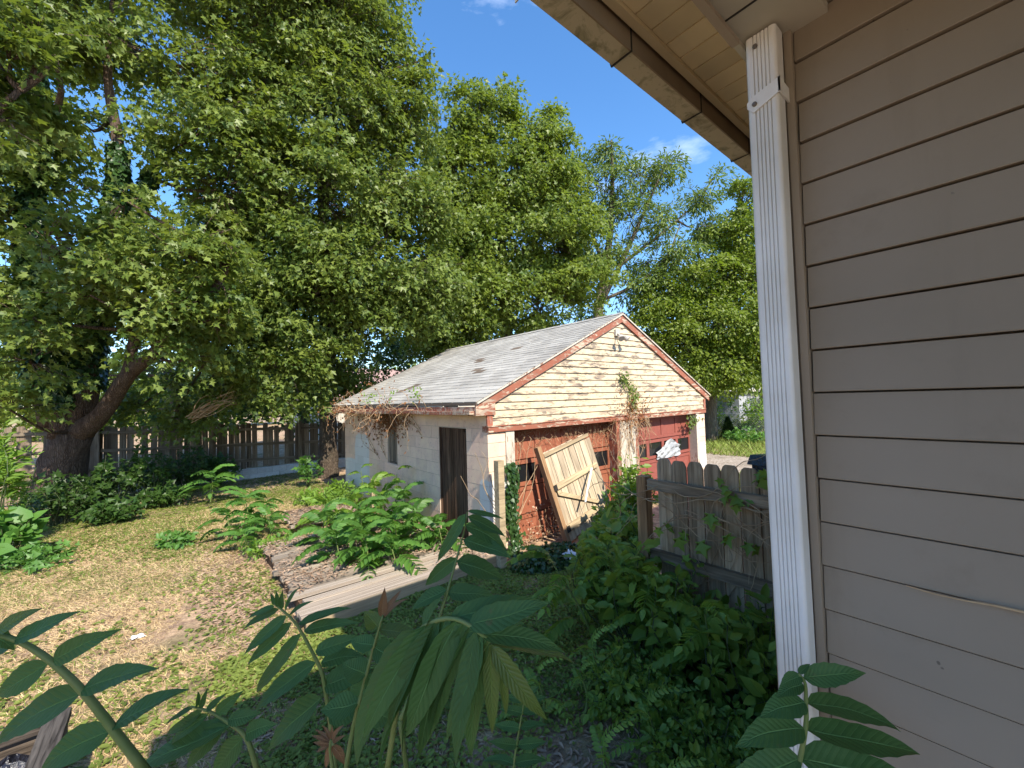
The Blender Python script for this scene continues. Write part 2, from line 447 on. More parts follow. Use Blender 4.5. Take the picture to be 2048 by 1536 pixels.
MT['offwhite'] = m_plain('off_white_wall', (.62, .58, .52), (.55, .5, .44), 3, .8, .2)
MT['conifer'] = m_leaf('conifer_needles', (.012, .03, .01), (.035, .065, .015), (.05, .1, .02), .15)


def m_ground():
    m = Mat('yard_soil'); g = m.n('NewGeometry').outputs['Position']
    n1 = m.noise(g, .9, 6); n2 = m.noise(g, 7, 7, .7); n3 = m.noise(g, 60, 6, .7)
    soil = m.mix(m.ramp(n3, (.3, 0.), (.7, 1.)), (.15, .095, .066), (.34, .23, .165))
    straw = m.mix(m.ramp(n3, (.3, 0.), (.7, 1.)), (.46, .30, .185), (.70, .50, .325))
    c = m.mix(m.ramp(n2, (.38, 0.), (.6, 1.)), soil, straw)
    c = m.mix(m.ramp(n1, (.5, 0.), (.64, .55)), c, (.10, .13, .04))
    return m.principled(c, .95, m.bump(m.math('ADD', n3, n2), .8, .03), .08)


def m_gravel():
    m = Mat('alley_gravel'); g = m.n('NewGeometry').outputs['Position']
    w = m.n('TexVoronoi', {'Vector': g, 'Scale': 22}); n = m.noise(g, 1.2, 6)
    c = m.mix(m.n('SeparateXYZ', {0: w.outputs['Color']}).outputs[0], (.26, .2, .155), (.46, .39, .32))
    c = m.mix(m.ramp(n, (.5, 0.), (.7, .5)), c, (.16, .13, .09))
    return m.principled(c, .95, m.bump(w.outputs['Distance'], .8, .02), .1)


MT['ground'] = m_ground(); MT['gravel'] = m_gravel()
MT['straw'] = m_leaf('dry_grass_blade', (.47, .33, .17), (.74, .57, .32), (.5, .38, .2), .2, rough=.8, spec=.1, vscale=2)
MT['grass'] = m_leaf('green_grass_blade', (.13, .18, .035), (.26, .32, .07), (.36, .46, .08), .3, rough=.6, spec=.2, vscale=2)
MT['cover'] = m_leaf('ground_cover_leaf', (.10, .145, .03), (.26, .31, .07), (.32, .42, .06), .3, rough=.6, spec=.2, vscale=2)
MT['litter'] = m_leaf('leaf_litter', (.20, .13, .085), (.56, .40, .29), (.2, .12, .06), .1, rough=.85, spec=.1, vscale=2)

# ------------------------------------------------------------------ ground, alley
def gz(x, y):
    x = np.asarray(x, float); y = np.asarray(y, float)
    h = .07*(fbm(x+9, y+4, .55)-.5)+.025*(fbm(x, y, 2.7)-.5)
    flat = ((x > 3.0) & (x < 10.5) & (y > 4.3) & (y < 11.4))
    return np.where(flat, -.03, h)


gxs = np.concatenate([[-400, -150, -60, -25, -14], np.arange(-9, 13, .14), [14, 16, 19, 25, 40, 80, 200, 400]])
gys = np.concatenate([[-400, -150, -60, -20, -8], np.arange(-3, 17, .14), [18, 20, 24, 30, 45, 80, 200, 500]])
XX, YY = np.meshgrid(gxs, gys)
ZZ = gz(XX, YY)*((XX > -9.5) & (XX < 13) & (YY > -3.5) & (YY < 17.5))
nx = len(gxs)
ii = np.arange((len(gys)-1)*nx).reshape(-1, nx)[:, :-1].ravel()
gq = np.stack([ii, ii+1, ii+nx+1, ii+nx], 1)
tag(link('ground', np_mesh('ground', np.stack([XX.ravel(), YY.ravel(), ZZ.ravel()], 1), gq, smooth=True), MT['ground']), kind='structure')
b = MB(); b.box(11.3, 15.4, -30, 60, -.1, .012)
tag(b.build('alley', MT['gravel']), kind='structure')

# ------------------------------------------------------------------ the house the photo is taken from
HX, HY = 1.196, .388
house = thing('house', 'tan sided house with white downspout and gutter, nearest building at the right', 'house', (HX, HY, 0))
b = MB(); b.box(HX+.03, 8.5, -6, HY-.03, 0, 3.52); b.build('wall', MT['trim_tan'], house)
prof = [(-.016, 0), (-.004, -.004), (-.002, 0.1016), (-.014, .018)]
z0 = 2.4487
for k in range(-19, 11):
    z = z0+.1016*k
    b = MB(); j = U(-.0012, .0012); y1 = .304+U(-.002, .001)
    ring = [(HX+.03, y1, z+.1012), (HX+.022, y1, z+.1008), (HX+.010, y1, z+.0978), (HX-.003, y1, z+.0970), (HX-.0105+j, y1, z+.002), (HX-.0095+j, y1, z), (HX+.03, y1, z+.001)]
    b.prism(ring, (0, -6.2, 0)); b.build('siding_board', MT['siding'], house)
for k in range(-4, 4):              # boards round the corner, on the side towards the garage
    z = z0+.4064*k
    b = MB(); b.hexa([(HX+.08, HY-.03, z), (8.5, HY-.03, z), (8.5, HY+.012, z), (HX+.08, HY+.012, z), (HX+.08, HY-.03, z+.4), (8.5, HY-.03, z+.4), (8.5, HY+.001, z+.4), (HX+.08, HY+.001, z+.4)])
    b.build('siding_board', MT['siding'], house)
b = MB()
b.box(HX-.022, HX+.05, .306, .322, .3, 3.5); b.box(HX-.012, HX+.05, .323, .366, .3, 3.5); b.box(HX-.022, HX+.075, .367, HY+.02, .3, 3.5)
b.build('corner_trim', MT['trim_tan'], house)
b = MB(); b.box(HX-.01, 8.5, -6, HY+.01, 0, .44); b.build('foundation', MT['mortar'], house)
# downspout
ring = []
x0, x1, ya, yb = 1.112, 1.165, .3205, .3885
def arc(cx, cy, r, a0, a1, n=5): return [(cx+r*math.cos(a0+(a1-a0)*i/n), cy+r*math.sin(a0+(a1-a0)*i/n)) for i in range(n+1)]
r_ = .009
ring += arc(x1-r_, ya+r_, r_, 0, -math.pi/2)
ring += arc(x0+r_, ya+r_, r_, -math.pi/2, -math.pi)
ys = np.linspace(ya+r_+.004, yb-r_-.004, 6)
for i in range(5):
    a, c = ys[i], ys[i+1]; w = (c-a)
    ring += [(x0, a+w*.18), (x0+.0035, a+w*.30), (x0+.0035, a+w*.42), (x0, a+w*.54)]
ring += arc(x0+r_, yb-r_, r_, math.pi, math.pi/2)
ring += arc(x1-r_, yb-r_, r_, math.pi/2, 0)
b = MB(); n = len(ring); zs = np.linspace(.16, 3.128, 24)
for z in zs:
    for (x, y) in ring: b.v.append((x+.0015*math.sin(z*2.1), y+.001*math.sin(z*3.3), z))
for i in range(len(zs)-1):
    for k in range(n):
        p, q = i*n+k, i*n+(k+1) % n; b.f.append((p, p+n, q+n, q))
b.f.append(tuple(range(n))); b.f.append(tuple(len(b.v)-n+k for k in range(n))[::-1])
dsp = b.build('downspout', MT['white_alu'], house)
b = MB()                            # strap with a pointed tab
zb = 2.945
b.hexa([(x0-.004, ya-.005, zb+.012), (x0-.004, yb-.014, zb-.010), (x0-.0005, yb-.014, zb-.010), (x0-.0005, ya-.005, zb+.012),
        (x0-.004, ya-.005, zb+.047), (x0-.004, yb-.014, zb+.030), (x0-.0005, yb-.014, zb+.030), (x0-.0005, ya-.005, zb+.047)])
b.hexa([(x0-.0045, yb-.014, zb-.010), (x0-.0045, yb-.001, zb+.006), (x0-.001, yb-.001, zb+.006), (x0-.001, yb-.014, zb-.010),
        (x0-.0045, yb-.014, zb+.030), (x0-.0045, yb-.001, zb+.020), (x0-.001, yb-.001, zb+.020), (x0-.001, yb-.014, zb+.030)])
b.hexa([(x0-.004, ya-.005, zb+.012), (x0-.004, ya-.0012, zb+.012), (x1+.02, ya-.0012, zb+.012), (x1+.02, ya-.005, zb+.012),
        (x0-.004, ya-.005, zb+.047), (x0-.004, ya-.0012, zb+.047), (x1+.02, ya-.0012, zb+.047), (x1+.02, ya-.005, zb+.047)])
st = b.build('strap', MT['white_alu'], dsp)
def screw(x, y, z, par):
    b = MB(); b.tube([(x, y, z), (x-.004, y, z), (x-.006, y, z)], [.0055, .0055, .003], 10); b.build('screw', MT['screw'], par)
screw(x0-.004, yb-.018, zb+.009, dsp); screw(x0, yb-.024, 3.098, dsp)
# porch beam and porch roof over the camera
b = MB(); b.box(-.5, HX+.05, .235, .398, 3.135, 3.42); b.box(-.5, HX+.05, .396, .41, 3.122, 3.42)
bm_ = b.build('porch_beam', MT['grey_trim'], house)
b = MB(); b.bar((-.5, .404, 3.124), (1.10, .404, 3.126), .018, .012); b.build('beam_edge_strip', MT['trim_tan'], house)
for xs in (1.02, .1):
    b = MB(); b.box(xs, xs+.004, .236, .396, 3.1325, 3.136); b.build('beam_seam', MT['black'], house)
b = MB(); b.box(-.5, HX+.02, -6, .232, 3.2, 3.3); b.build('porch_ceiling', MT['brown_ceiling'], house)
b = MB(); b.box(-.5, HX-.02, -6, -.25, .5, .62); b.build('porch_floor', MT['greywood_x'], house)
for xp in (-.48,):
    b = MB(); b.box(xp, xp+.1, -2.6, -2.5, 0, 3.199); b.build('porch_post', MT['offwhite'], house)
# eave: soffit panels, fascia strip, gutter
sx = .88
xs_ = [.944+.0765*i for i in range(0)]
x = sx+.012; k = 0
while x < 7.2:
    b = MB(); b.box(x, x+.099, .41, .815, 3.640, 3.650); b.box(x+.099, x+.1065, .41, .815, 3.647, 3.653)
    b.build('soffit_panel', MT['soffit'], house); x += .1065; k += 1
b = MB(); b.box(sx, 7.4, .41, .84, 3.654, 3.69); b.build('soffit_board', MT['trim_tan'], house)
b = MB(); b.box(sx, 7.4, .816, .846, 3.622, 3.652); b.build('fascia_strip', MT['soffit'], house)
b = MB(); b.box(sx, 7.4, .8475, .8535, 3.64, 3.78); b.build('fascia', MT['gutter_side'], house)
gut = None
b = MB()
b.prism([(sx, .864, 3.552), (sx, .946, 3.550), (sx, .955, 3.60), (sx, .975, 3.645), (sx, .978, 3.672), (sx, .972, 3.672), (sx, .968, 3.648), (sx, .948, 3.602), (sx, .941, 3.556), (sx, .866, 3.558)], (6.5, 0, 0))
gut = b.build('gutter', MT['gutter'], house)
b = MB(); b.box(sx, sx+6.5, .857, .863, 3.549, 3.70); b.build('gutter_back', MT['gutter_side'], gut)
for xj in (1.342, 1.893, 2.437, 2.98):
    b = MB(); b.prism([(xj, .8555, 3.546), (xj, .950, 3.544), (xj, .964, 3.598), (xj, .982, 3.643), (xj, .978, 3.647), (xj, .958, 3.601), (xj, .946, 3.5485), (xj, .8555, 3.5488)], (.007, 0, 0))
    b.box(xj, xj+.007, .8545, .8566, 3.546, 3.665); b.build('gutter_joint', MT['black'], gut)
b = MB(); b.box(sx-.004, sx, .856, .982, 3.548, 3.675); b.build('gutter_end_cap', MT['gutter'], gut)
b = MB()
b.hexa([(sx, .88, 3.735), (8.6, .88, 3.735), (8.6, -6, 3.735), (sx, -6, 3.735), (sx, .905, 3.765), (8.6, .905, 3.765), (8.6, -6, 5.6), (sx, -6, 5.6)])
b.build('roof', MT['roof_grey'], house)
# dry vine stem on the siding
b = MB(); pts = [on(px, py, 0, HX-.02) for px, py in ((1812, 1171), (1870, 1188), (1930, 1201), (1990, 1211), (2048, 1224), (2110, 1242))]
b.tube(pts, [.0012, .0022, .002, .0025, .0028, .003], 5)
b.build('dry_vine_stem', MT['twig'], None, label='thin dry vine stem clinging to the tan siding', cat='vine stem')

# ------------------------------------------------------------------ garage
GX, GX2, GY, GY2 = 3.485, 9.965, 4.77, 10.93
CH = .2032
gar = thing('garage', 'pale block garage with peeling cream gable, red doors and grey shingle roof', 'garage', (GX, GY, 0))
DOOR = (5.32, 6.15, 0., 1.815); WIN = (7.80, 8.27, 1.005, 1.94)
unit = MB(); unit.box(-.5, .5, -.5, .5, -.5, .5); unit_me = unit.mesh('block')
def block(x0, x1, y0, y1, z0, z1, mat=None, name='block', root=None, tilt=0.0):
    root = root or gar
    c = Vector(((x0+x1)/2, (y0+y1)/2, (z0+z1)/2))
    return link(name, unit_me, mat or MT['block'], root, loc=c-root.location, scale=(x1-x0, y1-y0, z1-z0), rot=(0, 0, tilt) if tilt else None)
def spans(lo, hi, cuts):
    out = [(lo, hi)]
    for a, c in cuts:
        out = [q for s in out for q in ((s[0], min(s[1], a)), (max(s[0], c), s[1])) if q[1]-q[0] > .02]
    return out
J = .0035
for i in range(10):
    zz0, zz1 = i*CH, (i+1)*CH
    cuts = [(o[0], o[1]) for o in (DOOR, WIN) if zz0 < o[3]-.08 and zz1 > o[2]+.05]
    for a, c in spans(GY, GY2, cuts):
        start = GY-.2032*(i % 2); y = start
        while y < c:
            lo, hi = max(y, a), min(y+.4064, c)
            if hi-lo > .03:
                d = U(-.001, .0015)
                block(GX-d, GX+.19, lo+J*.4, hi-J*.4, zz0+J, zz1-J*.5)
            y += .4064
b = MB()
for a, c, z0_, z1_ in ((GY+.01, DOOR[0], 0, 2.03), (DOOR[1], WIN[0], 0, 2.03), (WIN[1], GY2-.01, 0, 2.03), (DOOR[0], DOOR[1], DOOR[3], 2.03), (WIN[0], WIN[1], 0, WIN[2]), (WIN[0], WIN[1], WIN[3], 2.03)):
    b.box(GX+.006, GX+.18, a, c, z0_, z1_)
b.build('wall_core', MT['mortar'], gar)
b = MB(); b.box(GX+.2, GX2, GY2-.2, GY2, 0, 2.03); b.box(GX2-.2, GX2, GY+.2, GY2-.2, 0, 2.03); b.build('wall', MT['block'], gar)
# front pilasters of blocks
for (xa, xb) in ((GX+.195, 3.80), (9.66, GX2)):
    for i in range(9):
        zt = min((i+1)*CH, 1.775)
        block(xa if xa > 9 else GX+.192, xb, GY-U(.0005, .002), GY+.195, i*CH+J, zt-J)
        if xa < 9: block(GX-.001, GX+.1915, GY-.0025, GY+.004, i*CH+J, zt-J)
# gable: lap boards
def zr(x):                         # underside of roof plane over x
    return 3.80-(abs(x-6.725))*(1.60/3.42)
ZT = 1.872
nb = 17
for i in range(nb):
    z0_ = ZT+i*.1125; z1_ = z0_+.1125
    def xe(z): return max(0.0, min((3.76-z)*(3.42/1.60), 3.235))
    e0, e1 = xe(z0_), xe(z1_)
    if e0 < .05: break
    xl0, xr0, xl1, xr1 = 6.725-e0, 6.725+e0, 6.725-e1, 6.725+e1
    d = U(0, .003)
    b = MB(); b.hexa([(xl0, GY-.020-d, z0_), (xr0, GY-.020-d, z0_), (xr0, GY+.05, z0_), (xl0, GY+.05, z0_), (xl1, GY-.003, z1_+.004), (xr1, GY-.003, z1_+.004), (xr1, GY+.05, z1_+.004), (xl1, GY+.05, z1_+.004)])
    b.build('lap_board', MT['cream'], gar)
b = MB(); b.prism([(GX+.03, GY+.06, 2.0), (GX2-.03, GY+.06, 2.0), (6.725, GY+.06, 3.72)], (0, .05, 0)); b.build('gable_core', MT['mortar'], gar)
b = MB(); b.prism([(6.725-.19, GY-.024, 3.64), (6.725+.19, GY-.024, 3.64), (6.725, GY-.024, 3.735)], (0, .02, 0)); b.build('gable_vent', MT['black'], gar)
# header trim, corner boards, rake boards
b = MB(); b.box(GX-.005, 9.985, GY-.034, GY+.12, 1.782, 1.868); b.build('header_board', MT['redtrim'], gar)
b = MB(); b.box(GX-.02, GX2+.02, GY-.045, GY+.03, 1.862, 1.878); b.build('drip_board', MT['redtrim'], gar)
b = MB(); b.box(GX-.022, GX+.075, GY-.032, GY-.004, 1.88, 2.18); b.build('corner_board', MT['redtrim_z'], gar)
b = MB(); b.box(GX2-.06, GX2+.02, GY-.032, GY-.004, 1.88, 2.12); b.build('corner_board', MT['redtrim_z'], gar)
def rake(s, top, bot, ya_, yb_, name, mat, ext=3.42):
    b = MB(); xa, xb = 6.725, 6.725+s*ext
    za, zb_ = 3.80, 3.80-ext*(1.60/3.42)
    q = [(xa, za+bot), (xb, zb_+bot), (xb, zb_+top), (xa, za+top)]
    b.prism([(x, ya_, z) for x, z in (q if s > 0 else q[::-1])], (0, yb_-ya_, 0)); b.build(name, mat, gar)
for s in (-1, 1):
    rake(s, .0, -.135, GY-.05, GY-.025, 'rake_board', MT['redtrim'])
    rake(s, .03, .004, GY-.075, GY-.02, 'rake_moulding', MT['paletrim_z'], 3.45)
b = MB(); b.prism([(3.262, GY-.0485, 2.03), (3.60, GY-.0485, 2.03), (3.60, GY-.0485, 2.25), (3.44, GY-.0485, 2.255), (3.262, GY-.0485, 2.175)], (0, .026, 0)); b.build('eave_return', MT['redtrim'], gar)
# roof deck, eave fascia, shingles
sl = math.atan2(1.60, 3.42); cs, sn = math.cos(sl), math.sin(sl)
for s in (-1, 1):
    b = MB(); xa, xb = 6.725, 6.725+s*3.47; za, zb_ = 3.80, 3.80-3.47*1.60/3.42
    q = [(xa, za), (xb, zb_), (xb, zb_+.03), (xa, za+.03)]
    b.prism([(x, GY-.06, z) for x, z in (q if s > 0 else q[::-1])], (0, GY2+.25-GY, 0)); b.build('roof_deck', MT['shingle_bare'], gar)
b = MB(); b.box(3.262, 3.283, GY-.02, GY2+.18, 2.03, 2.155); b.build('eave_fascia', MT['redtrim'], gar)
b = MB(); pts = [(3.222, GY+.0+i*.5, 2.075-.012*math.sin(i*.9)-(.02 if 4 < i < 9 else 0)) for i in range(13)]
b2 = MB()
for i in range(12): b2.bar(pts[i], pts[i+1], .075, .05)
b2.build('eave_gutter', MT['redtrim'], gar)
b = MB(); b.box(3.29, GX+.1, GY, GY2, 2.036, 2.05); b.build('eave_soffit', MT['paletrim_z'], gar)
# shingle tabs: row 0 at the eave
L = 3.47/cs; EXP = .1365; rows = int(L/EXP)
sh = MB(); sh.hexa([(-.155, -.15, 0), (.155, -.15, 0), (.155, .03, 0), (-.155, .03, 0), (-.155, -.15, .012), (.155, -.15, .012), (.155, .03, .004), (-.155, .03, .004)])
sh_me = sh.mesh('shingle')
cand = []
for r in range(rows+1):
    d = .008+r*EXP
    off = (.5 if r % 2 else 0)+(.25 if r % 4 > 1 else 0)
    for k in range(-1, 23):
        y = GY-.06+(k+off)*.3125+.155
        lo_, hi_ = max(y-.155, GY-.078), min(y+.155, GY2+.2)
        if hi_-lo_ < .03: continue
        y = (lo_+hi_)/2
        x = 3.255+(d+.15)*cs; z = 3.80-3.47*1.60/3.42+.034+(d+.15)*sn
        p = np.array([x, y, z]); dv = p-CAM
        if x > 6.76: continue
        q = (dv@RGT/(dv@FWD))*F_PX+1024
        cand.append((np.linalg.norm(dv), p, (hi_-lo_)/.31))
cand.sort(key=lambda t: t[0])
def rot_sh(jit=0.0): return Matrix(((0, -cs*-1, -sn), (1, 0, 0), (0, sn, cs)))
Rm = Matrix(((0, cs, -sn), (-1, 0, 0), (0, sn, cs)))
rest = MB()
bare = [(3.9, 8.4), (4.05, 8.05), (4.1, 9.3), (5.2, 7.2), (3.8, 9.7), (5.6, 6.6), (4.6, 6.4)]
for i, (d_, p, wsc) in enumerate(cand):
    isb = any(abs(p[0]-bx) < .09 and abs(p[1]-by) < .16 for bx, by in bare)
    if i < 300:
        m = Rm @ Matrix.Rotation(U(-.012, .012), 3, 'Z')
        o = link('shingle', sh_me, MT['shingle_bare'] if isb else MT['shingle'], gar, loc=Vector(p)-gar.location+Vector((0, 0, U(0, .003))), scale=(wsc*.968, 1, 1))
        o.rotation_euler = m.to_euler()
    else:
        R3 = np.array(Rm)
        rest.add([p+R3@(np.array(v)*np.array([wsc*.968, 1, 1])) for v in sh.v], sh.f)
rest.build('far_shingles', MT['shingle'], gar, kind='stuff')
b = MB()
for r in range(0, rows):
    d = r*EXP; xq = 6.725+3.47-d*cs; z = 3.80-3.47*1.60/3.42+.034+d*sn
    b.hexa([(xq, GY-.06, z), (xq, GY2+.2, z), (xq-.14*cs, GY2+.2, z+.14*sn-.004), (xq-.14*cs, GY-.06, z+.14*sn-.004), (xq+.004, GY-.06, z+.01), (xq+.004, GY2+.2, z+.01), (xq-.14*cs, GY2+.2, z+.14*sn+.004), (xq-.14*cs, GY-.06, z+.14*sn+.004)])
b.build('far_slope_shingles', MT['shingle'], gar, kind='stuff')
for k in range(26):
    y = GY-.07+k*.25; b = MB(); e = .002*(k % 2)
    for s in (-1, 1):
        b.add([(6.725, y, 3.858+e), (6.725+s*.13, y, 3.858-.13*sn/cs+e), (6.725+s*.13, y+.262, 3.852-.13*sn/cs+e), (6.725, y+.262, 3.852+e)], [(0, 1, 2, 3) if s < 0 else (3, 2, 1, 0)])
    b.build('ridge_cap', MT['shingle'], gar)
# side door of dark upright boards
dr = None
b = MB(); b.box(GX+.075, GX+.16, DOOR[0], DOOR[1], -.02, DOOR[3]+.02); dr = b.build('side_door', MT['black'], gar)
npl = 6; wv = (DOOR[1]-DOOR[0]-.02)/npl
for i in range(npl):
    y0_ = DOOR[0]+.01+i*wv; b = MB(); d = U(0, .008); zt = DOOR[3]-.012-(.05 if i == 0 else 0)
    b.box(GX+.05-d, GX+.072, y0_+.003, y0_+wv-.003, .05+U(0, .03), zt); b.build('board', MT['darkwood_z'], dr)
for y0_, y1_ in ((DOOR[0], DOOR[0]+.012), (DOOR[1]-.012, DOOR[1])):
    b = MB(); b.box(GX+.012, GX+.05, y0_, y1_, 0, DOOR[3]); b.build('jamb', MT['darkwood_z'], dr)
# boarded window
b = MB(); b.box(GX+.075, GX+.15, WIN[0], WIN[1], WIN[2], WIN[3]); wd = b.build('boarded_window', MT['black'], gar)
for i in range(3):
    w3 = (WIN[1]-WIN[0]-.09)/3; b = MB(); y0_ = WIN[0]+.045+i*w3; b.box(GX+.045-U(0, .006), GX+.07, y0_+.003, y0_+w3-.003, WIN[2]+.04, WIN[3]-.03); b.build('board', MT['greywood_z'], wd)
for q in ((WIN[0], WIN[0]+.04, WIN[2], WIN[3]), (WIN[1]-.04, WIN[1], WIN[2], WIN[3]), (WIN[0]+.041, WIN[1]-.041, WIN[2], WIN[2]+.035)):
    b = MB(); b.box(GX+.02, GX+.07, q[0], q[1], q[2], q[3]); b.build('frame', MT['greywood_z'], wd)
b = MB(); b.box(GX-.02, GX+.08, WIN[0]-.02, WIN[1]+.02, WIN[2]-.05, WIN[2]-.003); b.build('sill', MT['block'], wd)
# overhead doors
def overhead(x0, x1, mat, name, lab, panes_white):
    y = GY+.17
    b = MB(); b.box(x0, x1, y+.03, y+.05, 0, 1.80); d = b.build('overhead_door', mat, gar); d['label'] = lab
    rowsz = [(.02, .44), (.46, .87), (.89, 1.29), (1.31, 1.78)]
    nc = 4; cw = (x1-x0)/nc
    for ri, (a, c) in enumerate(rowsz):
        for e0, e1 in ((a, a+.06), (c-.06, c)):
            b = MB(); b.box(x0, x1, y-.006, y+.029, e0, e1); b.build('rail', mat, d)
        for ci in range(nc+1):
            xx = x0+ci*cw; wd_ = .05
            b = MB(); b.box(max(x0, xx-wd_), min(x1, xx+wd_), y-.004, y+.0285, a+.061, c-.061); b.build('stile', mat, d)
        for ci in range(nc):
            xa, xb = x0+ci*cw+.051, x0+(ci+1)*cw-.051
            b = MB()
            if ri == 2:
                b.box(xa, xb, y+.014, y+.02, a+.062, c-.062); b.build('pane', MT['glass'], d)
            else:
                b.box(xa, xb, y+.008, y+.022, a+.062, c-.062); b.build('panel', mat, d)
    return d
od1 = overhead(3.97, 6.45, MT['reddoor'], 'l', 'faded orange red overhead door behind the leaning gate', 0)
od2 = overhead(7.17, 9.52, MT['door_red2'], 'r', 'crimson overhead door with white sheet behind its window', 1)
for (xa, xb, mt, nm) in ((3.805, 3.965, 'paletrim_z', 'door_jamb'), (6.455, 6.56, 'redtrim_z', 'door_jamb'), (6.565, 7.06, 'paletrim_z', 'centre_post'), (7.065, 7.165, 'redtrim_z', 'door_jamb'), (9.525, 9.655, 'paletrim_z', 'door_jamb')):
    b = MB(); b.box(xa, xb, GY-.015, GY+.2, 0, 1.779); b.build(nm, MT[mt], gar)
b = MB(); b.box(3.97, 9.52, GY+.125, GY+.2, 1.782, 2.0); b.build('lintel', MT['greywood_x'], gar)
# flood lamp on the gable
lx, lz = 6.55, 3.44
b = MB(); b.box(lx-.06, lx+.06, GY-.06, GY-.018, lz-.06, lz+.06); lp = b.build('flood_lamp', MT['lampgrey'], gar)
for s in (-1, 1):
    b = MB(); c = np.array([lx, GY-.06, lz-.01]); e = c+np.array([s*.07, -.1, -.07]); g = e+np.array([s*.03, -.05, -.06])
    b.tube([c, e], .012, 8); b.tube([e, e+(g-e)*.3, g], [.028, .045, .062], 12); b.build('lamp_head', MT['lampgrey'], lp)
# garage floor seen through panes
b = MB(); b.box(GX+.2, GX2-.2, GY+.22, GY2-.2, -.02, .01); b.build('floor_slab', MT['mortar'], gar)
b = MB()
pts = {}
nx_, nz_ = 12, 7
for i in range(nx_+1):
    for k in range(nz_+1):
        xx = 8.05+i*.95/nx_; zz = .86+k*.42/nz_*(.25+.75*(1-abs(i/nx_-.6)*1.45))
        b.v.append((xx, GY+.135+.016*math.sin(i*2.3+k*1.1)+.014*math.sin(k*2.1-i*1.3), zz))
for i in range(nx_):
    for k in range(nz_): a = i*(nz_+1)+k; b.f.append((a, a+nz_+1, a+nz_+2, a+1))
b.build('plastic_sheet', MT['whiteplastic'], None, label='crumpled white sheet over the window of the crimson garage door', cat='plastic sheet')

# ------------------------------------------------------------------ leaning gate, posts, fences
gt = thing('leaning_gate', 'bleached wooden gate leaning askew against the garage door', 'gate', (4.72, 4.47, .02))
go = np.array([4.72, 4.47, .02]); gu = np.array([4.37, 4.715, 1.50])-go; gu /= np.linalg.norm(gu)
gw = np.array([.974, 0.0, .225]); gw -= gu*(gw@gu); gw /= np.linalg.norm(gw); gn = np.cross(gw, gu)      # gn points at the viewer (-y)
if gn[1] > 0: gn = -gn
GM = Matrix(((gw[0], gu[0], gn[0], 0), (gw[1], gu[1], gn[1], 0), (gw[2], gu[2], gn[2], 0), (0, 0, 0, 1)))
def gpiece(name, verts_fn, mat):
    b = MB(); verts_fn(b); b.v = [(p[0], p[1], -p[2]) for p in b.v]; b.f = [q[::-1] for q in b.f]; o = link(name, b.mesh(name), MT[mat], gt); o.rotation_euler = GM.to_euler(); return o
# local axes: x along the rails, y up the boards, z away from the viewer
gpiece('gate_post', lambda b: b.box(-.03, .045, .0, 1.53, -.05, .045), 'brownwood')
x = .085
for i in range(8):
    wv = .128+U(-.004, .004); top = 1.40+U(-.012, .012)-(.10 if i == 7 else 0)
    gpiece('gate_board', lambda b: b.box(x, x+wv, -.02+U(-.02, .02), top, .0, .02), 'tanwood'); x += wv+U(.007, .013)
gpiece('gate_rail', lambda b: b.box(.06, 1.14, 1.345, 1.395, -.04, -.001), 'tanwood_r')
gpiece('gate_rail', lambda b: b.box(.07, 1.13, .80, .885, -.038, -.001), 'tanwood_r')
gpiece('gate_rail', lambda b: b.box(.07, 1.15, .15, .24, -.038, -.001), 'tanwood_r')
gpiece('gate_brace', lambda b: b.prism([(.10, .795, -.036), (.10, .72, -.036), (.90, .245, -.036), (1.0, .245, -.036)], (0, 0, .034)), 'tanwood_r')
for yy in (.83, .17):
    gpiece('hinge', lambda b: b.box(.03, .11, yy-.03, yy+.06, -.055, -.039), 'black')
a_ = on(1183, 936, 1, 4.50); c_ = on(1170, 1004, 1, 4.32)
b = MB(); b.bar(a_, c_, .03, .006, (0, -1, 0)); b.bar(a_+np.array([.014, -.004, 0]), c_+np.array([.014, -.004, 0]), .004, .016, (0, -1, 0))
b.build('metal_strip', MT['white_alu'], None, label='short white metal strip propped against the leaning gate', cat='metal strip')

b = MB(); b.box(3.405, 3.505, 4.44, 4.54, 0, 1.42); pp = b.build('gate_side_post', MT['tanwood_r'], None, label='pale square wooden post at the garage corner', cat='post')
b = MB(); b.box(3.26, 3.35, 8.58, 8.66, 0, .66); b.build('stake', MT['tanwood_r'], None, label='short pale stake beside the block wall below the boarded window', cat='stake')

def picket_mesh(w, h, th, ear):
    b = MB(); r = [(-w/2, 0), (w/2, 0), (w/2, h-ear), (w/2-ear*.5, h-ear*.25), (w/2-ear*.95, h), (-w/2+ear*.95, h), (-w/2+ear*.5, h-ear*.25), (-w/2, h-ear)]
    b.prism([(x, -th/2, z) for x, z in r], (0, th, 0)); return b.mesh('picket')
rf = thing('picket_fence', 'weathered dog-eared picket fence beside the white downspout', 'fence', (3.54, 1.4, 0))
pm = [picket_mesh(.138, 1.0, .018, .035) for _ in range(2)]
y = 2.16; i = 0
while y > .47:
    h = 1.652+U(-.012, .01)
    o = link('picket', pm[i % 2], MT['picket_near'], rf, loc=(U(-.004, .004), y-.07-1.4, .06), rot=(U(-.006, .006), 0, math.pi/2+U(-.02, .02)), scale=(1, 1, h-.06)); y -= .145+U(0, .004); i += 1
for z, nm in ((1.405, 'rail'), (.76, 'rail')):
    b = MB(); b.hexa([(3.475, .42, z-.045), (3.527, .42, z-.045), (3.527, 2.24, z-.045), (3.475, 2.24, z-.045), (3.475, .42, z+.045), (3.527, .42, z+.045), (3.527, 2.24, z+.05), (3.475, 2.24, z+.05)]); b.build(nm, MT['greywood_y'], rf)
b = MB(); b.box(3.46, 3.56, 2.245, 2.345, 0, 1.475); b.build('fence_post', MT['post_orange'], rf)

